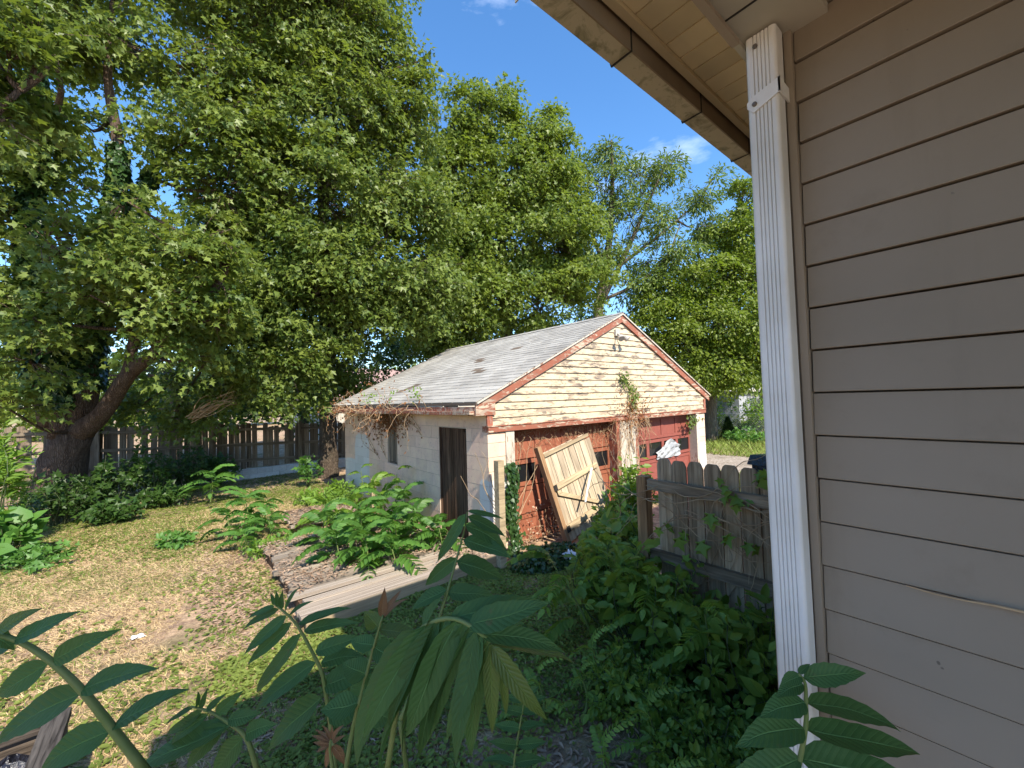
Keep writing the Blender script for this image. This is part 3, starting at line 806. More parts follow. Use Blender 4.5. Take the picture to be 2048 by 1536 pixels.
bn = thing('plastic_bin', 'black plastic bin with slanted lid behind the picket fence by the downspout', 'bin', (4.25, 1.2, 0))
b = MB(); b.hexa([(4.05, .92, .02), (4.42, .92, .02), (4.42, 1.46, .02), (4.05, 1.46, .02), (4.0, .88, 1.6), (4.5, .88, 1.6), (4.5, 1.51, 1.6), (4.0, 1.51, 1.6)]); b.build('body', MT['blackbag'], bn)
b = MB(); b.hexa([(3.97, .85, 1.605), (4.53, .85, 1.605), (4.53, 1.54, 1.605), (3.97, 1.54, 1.605), (4.0, .87, 1.70), (4.5, .87, 1.66), (4.5, 1.5, 1.655), (4.0, 1.52, 1.69)]); b.build('lid', MT['blackbag'], bn)
FY = 15.6
bf = thing('back_fence', 'tall shaded board fence across the back of the yard behind the maples', 'fence', (1, FY, 0))
bm2 = [picket_mesh(.142, 1.0, .018, .03) for _ in range(2)]
x = -7.0; i = 0
while x < 7.6:
    h = 1.70-.042*(x-1.6)+.03*math.floor((x+7)/2.45 % 2)+U(-.02, .02)
    zb0 = .32 if x > 1.1 else .04
    if rng.random() > .045:
        link('picket', bm2[i % 2], MT['greywood_z'], bf, loc=(x-1, U(-.012, .008), zb0+(U(-.1, .0) if rng.random() < .12 else 0)), rot=(U(-.01, .01), U(-.022, .022), U(-.04, .04)), scale=(1, 1, h-zb0))
    x += .149+U(0, .012); i += 1
xp = -6.4
while xp < 7.5:
    b = MB(); b.box(xp, xp+.1, FY-.12, FY-.022, 0, 1.78-.042*(xp-1.6)); b.build('fence_post', MT['greywood_z'], bf)
    for z in (.52, 1.02, 1.5):
        b = MB(); zz = z-.042*(xp-1.6); b.hexa([(xp+.1, FY-.062, zz), (xp+2.35, FY-.062, zz-.09), (xp+2.35, FY-.02, zz-.09), (xp+.1, FY-.02, zz), (xp+.1, FY-.062, zz+.085), (xp+2.35, FY-.062, zz-.005), (xp+2.35, FY-.02, zz-.005), (xp+.1, FY-.02, zz+.085)]); b.build('rail', MT['greywood_x'], bf)
    xp += 2.45
sf = thing('side_fence', 'dark upright board fence at the left edge beyond the big maple', 'fence', (-3.4, 13.0, 0))
for k in range(14):
    link('picket', bm2[k % 2], MT['darkwood_z'], sf, loc=(-k*.155, U(-.02, .02), 0), rot=(0, 0, U(-.03, .03)), scale=(1, 1, 1.62+U(-.04, .04)))
b = MB(); b.box(-5.6, -3.3, 12.93, 12.975, 1.25, 1.34); b.build('rail', MT['darkwood_z'], sf)
ww = thing('low_block_wall', 'low white painted block wall at the foot of the back fence', 'wall', (3.4, FY-.25, 0))
for r in range(2):
    for k in range(13):
        x0 = 1.15+k*.41-.2*(r % 2)
        block(x0, x0+.402, FY-.3-U(0, .006), FY-.14, -.05+r*.18, -.05+r*.18+.175, MT['whiteblock'], 'block', ww)

# ------------------------------------------------------------------ old boardwalk beside the garage
dk = thing('boardwalk', 'low bleached plank platform half buried in litter beside the garage', 'platform', (2.3, 6.5, 0))
dm = MB(); dm.box(-.5, .5, -.5, .5, -.5, .5); dm_me = dm.mesh('plank')
y = 4.60; i = 0
while y < 9.3:
    if not (7.45 < y < 8.05):
        x0 = 1.06+.02*(y-4.6)+U(-.06, .07) if y < 7.4 else 1.7+U(-.06, .1)
        x1 = 3.44 if y < 8.0 else 3.0+U(-.05, .05)
        w = .128; zt = .142+U(-.024, .018)
        link('plank', dm_me, MT['deckwood'], dk, loc=((x0+x1)/2-2.3, y+w/2-6.5, zt-.02), rot=(U(-.06, .06), U(-.006, .006), U(-.014, .014)), scale=(x1-x0, w-U(0, .016), .04))
    y += .149+(U(.012, .03) if i % 2 == 0 else 0); i += 1
b = MB(); b.box(1.05, 3.44, 4.545, 4.585, -.02, .142); b.build('skirt_board', MT['deckskirt'], dk)
b = MB(); b.box(1.10, 1.16, 4.62, 7.3, -.02, .1); b.box(2.3, 2.36, 4.62, 9.2, -.02, .1); b.build('joist', MT['darkwood_z'], dk)

# ------------------------------------------------------------------ box, bag and bucket at lower left
bx = thing('timber_box', 'dark grey timber box at the lower left corner', 'box', (-.8, 3.1, 0))
for (x0, x1, y0, y1, z0_, z1_, mt) in ((-.545, -.44, 2.2, 3.66, .46, .5, 'oldwood_y'), (-1.9, -.55, 3.56, 3.66, .455, .495, 'oldwood_x'), (-.48, -.45, 2.2, 3.62, .0, .45, 'oldwood_y'), (-1.9, -.485, 3.60, 3.63, 0, .45, 'oldwood_x'), (-1.9, -1.8, 2.2, 3.55, .46, .5, 'oldwood_y'), (-1.79, -.55, 2.2, 2.3, .455, .495, 'oldwood_x')):
    b = MB(); b.box(x0, x1, y0, y1, z0_, z1_); b.build('board', MT[mt], bx)
def crumple(name, c, r, mat, label, cat, seed=3, sq=(1, 1, 1), amp=.35, n=14):
    q = np.random.default_rng(seed); b = MB()
    for i in range(n+1):
        th = math.pi*i/n
        for k in range(2*n):
            ph = math.pi*k/n; d = np.array([math.sin(th)*math.cos(ph), math.sin(th)*math.sin(ph), math.cos(th)])
            rr = r*(1+amp*(q.random()-.5)+amp*.5*math.sin(5*ph+3*th)) if 0 < i < n else r
            b.v.append(tuple(np.array(c)+d*rr*np.array(sq)))
    for i in range(n):
        for k in range(2*n):
            a = i*2*n+k; a2 = i*2*n+(k+1) % (2*n); b.f.append((a, a+2*n, a2+2*n, a2))
    return b.build(name, mat, None, label=label, cat=cat)
crumple('plastic_bag', (-.68, 3.3, .28), .2, MT['blackbag'], 'shiny black plastic bag inside the timber box', 'plastic bag', 3, (1, 1, .95), .3)
b = MB(); bc = np.array([-.86, 2.98, 0])
prof = [(.10, .12), (.115, .40), (.128, .42), (.128, .44), (.118, .445), (.105, .40), (.09, .13)]
for (r, z) in prof:
    for k in range(28): b.v.append((bc[0]+r*math.cos(k*math.pi/14), bc[1]+r*math.sin(k*math.pi/14), z))
for i in range(len(prof)-1):
    for k in range(28): a = i*28+k; a2 = i*28+(k+1) % 28; b.f.append((a, a2, a2+28, a+28))
b.f.append(tuple(range(28))[::-1]); b.f.append(tuple(range((len(prof)-1)*28, len(prof)*28)))
b.build('bucket', MT['bucket'], None, smooth=True, label='pale plastic bucket inside the timber box', cat='bucket')
pc = on(1140, 1112, 2, .1)
crumple('paper_scrap', (pc[0], pc[1], .1), .07, MT['whitepaper'], 'crumpled white paper scrap lying in the ivy', 'paper', 8, (1.3, .9, .8), .9, 8)
for px, py, lab, sd in ((273, 1274, 'small pale litter scrap on the sunny lawn', 4),):
    q = on(px, py, 2, .02); crumple('litter_scrap', (q[0], q[1], .02), .03, MT['whitepaper'], lab, 'litter', sd, (1.6, 1, .4), .8, 6)

# ------------------------------------------------------------------ beyond the yard
nh = thing('neighbour_house', 'low house with pinkish roof glimpsed between maple trunk and garage roof', 'house', (13, 27, 0))
b = MB(); b.box(6.6, 20, 24, 32, 0, 2.5); b.build('wall', MT['offwhite'], nh)
b = MB(); b.prism([(6.3, 23.4, 2.45), (6.3, 32.6, 2.45), (6.3, 28, 4.6)], (14, 0, 0)); b.build('roof', MT['pinkroof'], nh)
for xw in (8, 11, 14, 17):
    b = MB(); b.box(xw-.06, xw+1.16, 23.95, 23.985, .84, 2.06); w_ = b.build('window', MT['offwhite'], nh)
    b = MB(); b.box(xw, xw+1.1, 23.935, 23.948, .9, 2.0); b.build('pane', MT['glass'], w_)
sd = thing('shed', 'grey metal shed behind the chain link fence across the alley', 'shed', (24, 11, 0))
for k in range(14):
    b = MB(); y0 = 9.55+k*.4; b.box(24-.02*(k % 2), 24.03, y0, y0+.39, 0, 2.25); b.build('wall_panel', MT['shed'], sd)
b = MB(); b.box(24.04, 27, 9.55, 15.2, 0, 2.2); b.build('wall', MT['shed'], sd)
b = MB(); b.hexa([(23.75, 9.3, 2.26), (27.2, 9.3, 2.26), (27.2, 15.4, 2.26), (23.75, 15.4, 2.26), (23.75, 9.3, 2.33), (27.2, 9.3, 2.5), (27.2, 15.4, 2.5), (23.75, 15.4, 2.33)]); b.build('roof', MT['offwhite'], sd)
cl = thing('chain_link_fence', 'galvanised chain link fence across the gravel alley', 'fence', (20.5, 9, 0))
for k in range(7):
    y0 = 2+k*2.4; b = MB(); b.tube([(20.5, y0, 0), (20.5, y0, 1.28)], .03, 8); b.build('post', MT['metal'], cl)
b = MB(); b.tube([(20.5, 2, 1.25), (20.5, 16.4, 1.25)], .022, 8); b.build('top_rail', MT['metal'], cl)
b = MB(); s_ = .11
for k in range(int(14.4/s_)+12):
    y0 = 2+k*s_
    for sg in (-1, 1):
        a = (20.46, y0, .05); c = (20.46, y0+sg*1.18, 1.22)
        if 2 <= c[1] <= 16.4 and y0 <= 16.4: b.bar(a, c, .006, .006, (1, 0, 0))
b.build('wire_mesh', MT['metal'], cl, kind='stuff')

# ------------------------------------------------------------------ foliage tools
def unit_(a): return a/(np.linalg.norm(a, axis=-1, keepdims=True)+1e-9)
T_MAPLE = (np.array([(0, 0, 0), (-.50, .26, .05), (-.19, .48, .02), (0, 1, -.14), (.19, .48, .02), (.50, .26, .05)]), np.array([(0, 5, 4, 3), (0, 3, 2, 1)]))
T_MAPLE2 = (np.array([(0, 0, 0), (-.34, -.06, 0), (-.22, .2, .02), (-.56, .42, .0), (-.2, .52, .03), (0, 1.02, -.14), (.2, .52, .03), (.56, .42, 0), (.22, .2, .02), (.34, -.06, 0)]),
            np.array([(0, 2, 1, 1), (0, 4, 3, 2), (0, 5, 4, 4), (0, 6, 5, 5), (0, 8, 7, 6), (0, 9, 8, 8)]))
T_OVAL = (np.array([(0, 0, 0), (-.27, .3, .06), (-.21, .68, .03), (0, 1, -.1), (.21, .68, .03), (.27, .3, .06)]), np.array([(0, 5, 4, 3), (0, 3, 2, 1)]))
T_LANCE = (np.array([(0, 0, 0), (-.15, .28, .04), (-.11, .65, .01), (0, 1, -.14), (.11, .65, .01), (.15, .28, .04)]), np.array([(0, 5, 4, 3), (0, 3, 2, 1)]))
T_HEART = (np.array([(0, 0, 0), (-.4, .02, .05), (-.42, .4, .03), (0, 1, -.12), (.42, .4, .03), (.4, .02, .05)]), np.array([(0, 5, 4, 3), (0, 3, 2, 1)]))
T_BLADE = (np.array([(-.06, 0, 0), (.06, 0, 0), (.03, .6, .05), (0, 1, .0)]), np.array([(0, 1, 2, 3)]))
T_TRI = (np.array([(-.05, 0, 0), (.05, 0, 0), (0, 1, 0)]), np.array([(0, 1, 2)]))


def scatter(T, Pp, D, N, S):
    tv, tq = T; n = len(Pp)
    D = unit_(D); X = unit_(np.cross(D, N)); Nn = np.cross(X, D)
    S = np.asarray(S, float).reshape(n, 1, 1)
    V = Pp[:, None, :]+S*(tv[None, :, 0:1]*X[:, None]+tv[None, :, 1:2]*D[:, None]+tv[None, :, 2:3]*Nn[:, None])
    Q = tq[None]+(np.arange(n)*len(tv))[:, None, None]
    return V.reshape(-1, 3), Q.reshape(-1, tq.shape[1])


def fix_quads(name, V, Q):
    if Q.shape[1] == 4 and (Q[:, 2] == Q[:, 3]).any():       # degenerate quads become triangles
        tri = Q[:, 2] == Q[:, 3]
        T3 = np.concatenate([Q[tri][:, :3], Q[~tri][:, :3], Q[~tri][:, [0, 2, 3]]])
        return np_mesh(name, V, T3)
    return np_mesh(name, V, Q)


def smooth_path(pts, n):
    p = np.array(pts, float)
    if len(p) < 3: return [p[0]+(p[-1]-p[0])*t for t in np.linspace(0, 1, n)]
    q = np.vstack([2*p[0]-p[1], p, 2*p[-1]-p[-2]]); out = []
    for u in np.linspace(0, len(p)-1-1e-6, n):
        i = int(u); t = u-i; a, b, c, d = q[i], q[i+1], q[i+2], q[i+3]
        out.append(.5*((2*b)+(c-a)*t+(2*a-5*b+4*c-d)*t*t+(3*b-a-3*c+d)*t**3))
    return out


def lobe(px, py, rpx, t, dens=1.0): return (P(px, py, t), rpx*t/F_PX, dens)


def make_tree(name, label, base, limbs, lobes, T, mat, size, k=6.0, per=46, cr=.45, bark='bark', group=None, twig=.012, nl=14, open_=0.0, mat2=None, extra=None):
    root = thing(name, label, 'tree', tuple(base), group)
    b = MB(); nodes = []
    for pts, rad in limbs:
        n = max(6, int(sum(np.linalg.norm(np.array(pts[i+1])-np.array(pts[i])) for i in range(len(pts)-1))/.28))
        sp = smooth_path(pts, n); rr = np.interp(np.linspace(0, 1, n), np.linspace(0, 1, len(rad)), rad)
        b.tube(sp, list(rr), nl, True, .16); nodes += [np.array(s) for s in sp[n//3:]]
    b.build('trunk', MT[bark], root, smooth=True)
    nodes = np.array(nodes); tw = MB()
    PP, DD, NN, SS = [], [], [], []
    up = np.array([0, 0, 1.])
    for c, R, dens in lobes:
        j = np.argmin(np.linalg.norm(nodes-c, axis=1)+np.where(nodes[:, 2] > c[2]+.3, 2.0, 0)); a = nodes[j]
        mid = (a+c)/2+np.array([0, 0, -.12*R])+rng.normal(0, .12*R, 3)
        tw.tube(smooth_path([a, mid, c], 6), list(np.linspace(twig*4, twig*1.6, 6)), 5, False)
        n = max(3, int(k*dens*(R/cr)**2))
        u = unit_(rng.normal(0, 1, (n, 3))); rad = R*(.38+.62*rng.random(n)**.45)
        ms = max(3, n//8); us = unit_(rng.normal(0, 1, (ms, 3))); sub = us*(R*(.45+.5*rng.random(ms)**.5))[:, None]
        pick = rng.integers(0, ms, n); spread = min(.5, R*.3)
        C = c+(np.where((rng.random(n) < .82)[:, None], sub[pick]+rng.normal(0, 1, (n, 3))*spread*np.array([1, 1, .42]), u*rad[:, None]))*np.array([1, 1, .86])
        u = unit_(C-c)
        for q in range(n):
            o = u[q]; o = unit_(o+np.array([0, 0, -.15]))
            cc = C[q]
            s = c+(cc-c)*.25
            tw.tube([s, (s+cc)/2+rng.normal(0, .06*R, 3), cc+o*cr*.5], [twig, twig*.7, twig*.25], 3, False)
            m = per if open_ == 0 else int(per*U(1-open_, 1))
            nrm = unit_(up*.75+o*.55+rng.normal(0, .18, 3))
            x = unit_(np.cross(nrm, np.array([.3, .9, .1]))); y = np.cross(nrm, x)
            r = np.sqrt(rng.random(m)); th = rng.random(m)*2*math.pi; rr = cr*U(.7, 1.25)
            rd = np.cos(th)[:, None]*x+np.sin(th)[:, None]*y
            p = cc+rd*(r*rr)[:, None]+nrm*rng.normal(0, .2*rr, (m, 1))-up*(r**2*rr*.35)[:, None]
            PP.append(p); DD.append(rd*.8+o*.45-up*.4+rng.normal(0, .35, (m, 3)))
            NN.append(up*.55+o*.55+rng.normal(0, .5, (m, 3))); SS.append(size*rng.uniform(.6, 1.2, m))
    tw.build('branches', MT[bark], root, kind='stuff')
    V, Q = scatter(T, np.concatenate(PP), np.concatenate(DD), np.concatenate(NN), np.concatenate(SS))
    link('crown', fix_quads('crown', V, Q), MT[mat], root, world=True, kind='stuff')
    return root


def pv(*q): return [P(*a) for a in q]


# ------------------------------------------------------------------ trees
A_limbs = [
    ([(-1.95, 13.4, -.1), P(118, 990, 9.25), P(128, 920, 9.25), P(150, 862, 9.25)], [.62, .45, .38, .33]),
    (pv((152, 870, 9.25), (205, 826, 9.1), (256, 751, 8.9), (328, 690, 8.6), (410, 610, 8.3), (470, 500, 8.2)), [.25, .17, .14, .11, .08, .05]),
    (pv((248, 765, 8.95), (262, 715, 8.9), (272, 662, 8.85)), [.10, .095, .09]),
    (pv((148, 870, 9.3), (172, 770, 9.35), (190, 650, 9.5), (228, 560, 9.6), (250, 470, 9.7), (285, 390, 9.8), (320, 320, 10)), [.32, .25, .21, .17, .14, .1, .05]),
    (pv((228, 560, 9.6), (215, 470, 9.5), (232, 400, 9.4), (236, 290, 9.4), (215, 150, 9.4), (225, 0, 9.5)), [.18, .16, .14, .11, .08, .04]),
    (pv((132, 870, 9.2), (112, 770, 9.0), (92, 670, 8.8), (70, 560, 8.7), (60, 400, 8.6), (75, 200, 8.5), (60, 40, 8.4)), [.3, .2, .17, .17, .14, .1, .05]),
    (pv((110, 850, 9.1), (70, 730, 8.8), (20, 640, 8.5), (-60, 540, 8.2)), [.24, .17, .14, .1]),
    (pv((75, 300, 8.5), (120, 200, 7.8), (110, 110, 7.2)), [.07, .05, .03]),
]
make_tree('maple_tree', 'massive many-stemmed maple with ivy clad limbs at the left', (-1.95, 13.4, 0), A_limbs,
    [lobe(30, 250, 110, 8.2), lobe(30, 420, 120, 8.6), lobe(200, 70, 110, 9.4), lobe(330, 110, 120, 10, .6), lobe(430, 230, 110, 10), lobe(300, 270, 70, 9.6, .5),
     lobe(110, 560, 90, 8.9), lobe(30, 600, 90, 8.6), lobe(300, 545, 95, 9.0), lobe(400, 480, 95, 9.4), lobe(230, 610, 70, 9.0), lobe(380, 600, 80, 8.8), lobe(-120, 300, 160, 8.4),
     lobe(130, 380, 65, 9.2, .6), lobe(440, 380, 90, 10), lobe(170, 250, 60, 9.5, .4), lobe(200, -140, 200, 9.6), lobe(-60, -60, 200, 8.4),
     lobe(90, 480, 85, 7.4), lobe(230, 500, 80, 7.5, .8), lobe(350, 500, 80, 7.8), lobe(440, 560, 70, 8.2), lobe(330, 610, 60, 7.8), lobe(60, 640, 60, 7.6, .8), lobe(180, 590, 45, 7.6, .6), lobe(420, 640, 55, 8.2), lobe(250, 400, 60, 7.6, .6), lobe(60, 720, 60, 8.0, .9), lobe(20, 820, 55, 7.8, .8), lobe(300, 690, 45, 7.9, .8), lobe(370, 720, 40, 8.4, .8)],
    T_MAPLE2, 'maple', .135, k=8.2, per=40, cr=.42, bark='bark_red')
make_tree('maple_bough', 'yellow green maple bough reaching in at the upper left corner', (-4.4, 8.8, 0),
    [([(-4.4, 8.8, -.1), (-4.3, 8.7, 2.2), P(-160, 500, 5.4), P(-80, 300, 5.6), P(40, 180, 5.8)], [.24, .2, .14, .09, .03])],
    [lobe(20, 130, 75, 5.8, 1.1), lobe(80, 70, 60, 6.0, 1.1), lobe(105, 110, 40, 5.9), lobe(10, 240, 60, 5.8, .9), lobe(-70, 150, 110, 5.7), lobe(-40, 330, 60, 5.6, .7), lobe(-60, 30, 90, 5.9)],
    T_MAPLE2, 'maple_yellow', .13, k=5, per=36, cr=.34, bark='bark_red')
B_base = (3.85, 13.75, 0)
B_limbs = [
    ([(3.85, 13.75, -.1), P(656, 900, 12.95), P(655, 780, 12.8), P(660, 640, 12.6), P(650, 480, 12.4), P(640, 300, 12.2), P(640, 120, 12), P(650, -120, 12)], [.34, .27, .22, .19, .16, .12, .09, .04]),
    (pv((658, 700, 12.7), (690, 640, 12.4), (740, 560, 12.2), (790, 420, 12.2)), [.1, .09, .07, .03]),
    (pv((655, 620, 12.6), (600, 520, 12), (540, 380, 11.5), (520, 200, 11.2)), [.13, .11, .08, .04]),
    (pv((655, 660, 12.6), (590, 640, 11.8), (510, 640, 11), (440, 680, 10.4)), [.08, .06, .045, .02]),
    (pv((645, 420, 12.3), (700, 300, 12.3), (740, 160, 12.3)), [.1, .08, .03]),
]
make_tree('maple_tree', 'tall dense maple with a slim dark trunk beside the garage corner', B_base, B_limbs,
    [lobe(540, 60, 130, 11.3), lobe(660, 60, 130, 12), lobe(745, 120, 85, 12.3), lobe(800, 235, 70, 12.4), lobe(545, 210, 120, 11.2), lobe(680, 240, 125, 11.7), lobe(520, 350, 110, 11), lobe(640, 390, 120, 11.2),
     lobe(760, 370, 105, 12), lobe(830, 420, 80, 12.4), lobe(470, 470, 90, 10.8), lobe(570, 520, 105, 11), lobe(690, 540, 115, 11.4), lobe(800, 550, 100, 12), lobe(470, 590, 75, 10.4), lobe(560, 640, 80, 10.8),
     lobe(660, 640, 70, 11.6), lobe(740, 650, 80, 12), lobe(480, 690, 62, 9.9), lobe(570, 735, 58, 10.3), lobe(420, 665, 50, 10), lobe(620, 700, 50, 10.8), lobe(400, 770, 45, 10.6, .6), lobe(545, 790, 34, 10.3), lobe(290, 805, 38, 10.6), lobe(350, 825, 38, 10.6), lobe(420, 835, 34, 10.8), lobe(330, 760, 36, 10.4, .7), lobe(620, 780, 40, 11.5), lobe(470, 760, 45, 10.6), lobe(700, 720, 55, 12.6), lobe(680, 780, 30, 13), lobe(520, 600, 70, 10.2), lobe(620, 600, 70, 10.6), lobe(600, -120, 190, 11.8), lobe(850, 120, 26, 12.4, .7), lobe(770, 20, 40, 12.3), lobe(835, 190, 40, 12.5), lobe(860, 540, 75, 12.8), lobe(850, 620, 70, 13)],
    T_MAPLE, 'maple', .145, k=10.5, per=46, cr=.44)
C_limbs = [
    ([(10.3, 14.6, -.1), P(1010, 700, 17.6), P(1005, 560, 17.3), P(1000, 420, 17), P(985, 300, 16.8), P(970, 200, 16.8)], [.36, .26, .22, .17, .1, .04]),
    (pv((1005, 600, 17.4), (930, 500, 16.8), (890, 380, 16.4)), [.14, .1, .05]),
    (pv((1003, 560, 17.3), (1080, 460, 17), (1110, 340, 16.8)), [.14, .1, .05]),
]
make_tree('maple_tree', 'broad sunlit maple crown rising directly behind the garage roof', (10.3, 14.6, 0), C_limbs,
    [lobe(890, 270, 60, 15.6), lobe(950, 240, 60, 16), lobe(1000, 235, 38, 16.2), lobe(1070, 285, 58, 16.6), lobe(920, 360, 90, 15.8), lobe(1020, 360, 90, 16.2), lobe(1105, 385, 70, 16.6), lobe(900, 470, 90, 15.6), lobe(1000, 480, 95, 15.8),
     lobe(1100, 490, 85, 16.2), lobe(890, 580, 90, 15.4), lobe(985, 595, 90, 15.6), lobe(1085, 600, 80, 15.9), lobe(1160, 560, 60, 16.4), lobe(930, 660, 70, 15.6), lobe(1150, 450, 50, 16.6), lobe(845, 640, 60, 15.2), lobe(960, 175, 24, 16, .8), lobe(1010, 190, 22, 16.2, .8), lobe(1110, 240, 24, 16.6, .8), lobe(880, 690, 60, 15.4)],
    T_MAPLE, 'maple_light', .165, k=12, per=50, cr=.5)
D_limbs = [
    ([P(1192, 800, 18), P(1196, 640, 18), P(1212, 540, 18), P(1222, 440, 18), P(1225, 340, 18), P(1222, 280, 18)], [.3, .22, .16, .12, .07, .03]),
    (pv((1200, 610, 18), (1245, 520, 18), (1290, 420, 18), (1330, 330, 18)), [.13, .1, .07, .03]),
    (pv((1212, 540, 18), (1180, 450, 18), (1175, 350, 18)), [.09, .07, .03]),
    (pv((1240, 530, 18), (1320, 470, 18), (1400, 400, 18)), [.08, .06, .02]),
    (pv((1205, 600, 18), (1270, 570, 17.8), (1330, 520, 17.6), (1360, 450, 17.6)), [.08, .06, .05, .02]),
]
D_limbs[0][0][0] = np.array([D_limbs[0][0][0][0], D_limbs[0][0][0][1], -.1])
make_tree('airy_tree', 'open feathery tree with sky showing through, right of the maples', tuple(D_limbs[0][0][0]), D_limbs,
    [lobe(1222, 300, 36, 18), lobe(1210, 370, 50, 18, .8), lobe(1280, 360, 48, 18, .8), lobe(1335, 330, 36, 18), lobe(1400, 385, 42, 18, .8), lobe(1430, 350, 18, 18), lobe(1260, 440, 55, 18, .7), lobe(1330, 440, 48, 18, .7), lobe(1180, 450, 45, 18, .8), lobe(1165, 330, 26, 18, .8),
     lobe(1240, 520, 45, 18, .45), lobe(1390, 450, 40, 18, .8), lobe(1310, 520, 45, 18, .6), lobe(1170, 540, 40, 18), lobe(1150, 380, 30, 18), lobe(1360, 500, 40, 17.6), lobe(1255, 570, 36, 17.8, .7), lobe(1300, 560, 40, 17.8, .9), lobe(1205, 500, 40, 18, .7), lobe(1340, 560, 40, 17.6)],
    T_LANCE, 'ash', .2, k=9, per=38, cr=.42, bark='bark_grey', open_=.4, twig=.012)
E_limbs = [
    ([P(1420, 900, 19), P(1425, 740, 19), P(1440, 600, 19), P(1460, 480, 19), P(1490, 380, 19)], [.3, .24, .17, .1, .03]),
    (pv((1425, 720, 19), (1370, 640, 18.6), (1320, 590, 18.2)), [.12, .08, .03]),
    (pv((1432, 660, 19), (1520, 560, 18.6), (1580, 460, 18.4)), [.14, .1, .04]),
    (pv((1440, 600, 19), (1400, 520, 18.8), (1390, 470, 18.8)), [.1, .06, .03]),
]
E_limbs[0][0][0] = np.array([E_limbs[0][0][0][0], E_limbs[0][0][0][1], -.1])
make_tree('leafy_tree', 'bright fine-leaved tree hanging low between garage and downspout', tuple(E_limbs[0][0][0]), E_limbs,
    [lobe(1485, 400, 45, 18.4, .9), lobe(1470, 470, 60, 18.2), lobe(1430, 540, 60, 18), lobe(1500, 550, 75, 18), lobe(1380, 580, 55, 17.8, .9), lobe(1330, 610, 50, 17.6, .9), lobe(1420, 640, 75, 17.6), lobe(1350, 680, 60, 17.4), lobe(1490, 660, 85, 17.4),
     lobe(1420, 725, 65, 17.4), lobe(1480, 735, 55, 17.6), lobe(1290, 630, 40, 17.6, .9), lobe(1560, 500, 70, 19), lobe(1560, 640, 60, 19), lobe(1310, 690, 45, 17.8, .9)],
    T_OVAL, 'elm', .145, k=12, per=46, cr=.44, bark='bark_grey')
# trees standing beyond the back fence, closing the gaps under the crowns
for nm, lab, bs, lb, mt in (
    ('background_tree', 'pale green tree beyond the fence between the forked maple limbs', (0.2, 21, 0), [lobe(350, 700, 75, 17, .8), lobe(210, 760, 60, 17, .8), lobe(300, 760, 60, 17), lobe(420, 740, 60, 17.5), lobe(120, 700, 70, 17), lobe(360, 620, 50, 17, .6), lobe(20, 760, 90, 16.5), lobe(60, 660, 90, 15.5), lobe(-60, 700, 110, 15), lobe(150, 820, 50, 17), lobe(260, 690, 60, 17)], 'maple_light'),
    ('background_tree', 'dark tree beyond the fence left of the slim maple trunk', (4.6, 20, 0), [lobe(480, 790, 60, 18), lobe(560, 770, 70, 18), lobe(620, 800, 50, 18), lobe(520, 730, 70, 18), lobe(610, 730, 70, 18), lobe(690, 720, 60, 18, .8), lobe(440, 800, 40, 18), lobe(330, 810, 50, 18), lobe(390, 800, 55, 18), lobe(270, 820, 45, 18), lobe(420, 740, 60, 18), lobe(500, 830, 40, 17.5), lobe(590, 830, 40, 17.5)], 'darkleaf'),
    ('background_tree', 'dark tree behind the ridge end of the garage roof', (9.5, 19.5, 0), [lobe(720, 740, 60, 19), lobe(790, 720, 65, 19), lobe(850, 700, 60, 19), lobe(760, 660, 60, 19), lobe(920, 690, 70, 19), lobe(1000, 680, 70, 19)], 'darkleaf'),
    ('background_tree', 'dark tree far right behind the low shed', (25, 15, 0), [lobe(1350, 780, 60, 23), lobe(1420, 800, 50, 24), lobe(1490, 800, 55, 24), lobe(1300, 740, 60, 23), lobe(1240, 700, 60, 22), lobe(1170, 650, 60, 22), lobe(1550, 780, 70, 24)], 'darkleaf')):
    c0 = lb[0][0]; make_tree(nm, lab, bs, [([np.array(bs)-np.array([0, 0, .1]), np.array([bs[0], bs[1], 2.0]), np.array([bs[0], bs[1], 3.6])], [.2, .16, .1])], lb, T_MAPLE, mt, .17, k=4, per=40, cr=.55, group=None)

# a far-off belt of trees all round, one mass
bp = []
for ang in np.linspace(0, 2*math.pi, 90, endpoint=False):
    d = 48+rng.uniform(-5, 5); cx, cy = 6+d*math.cos(ang), 8+d*math.sin(ang)
    if cy < -12: continue
    h = rng.uniform(6, 9.5)
    m_ = 520; u_ = unit_(rng.normal(0, 1, (m_, 3))); bp.append(np.array([cx, cy, h*.48])+u_*np.array([3.2, 3.2, h*.52])*(rng.random((m_, 1))**.3))
bp = np.concatenate(bp); bp = bp[bp[:, 2] > .1]; nn_ = len(bp)
V, Q = scatter(T_MAPLE, bp, rng.normal(0, 1, (nn_, 3)), rng.normal(0, .6, (nn_, 3))+np.array([0, -.4, .6]), rng.uniform(.5, 1.0, nn_))
link('distant_trees', np_mesh('distant_trees', V, Q), MT['maple_light'], None, label='far-off belt of trees beyond the neighbouring yards', cat='trees', kind='stuff')

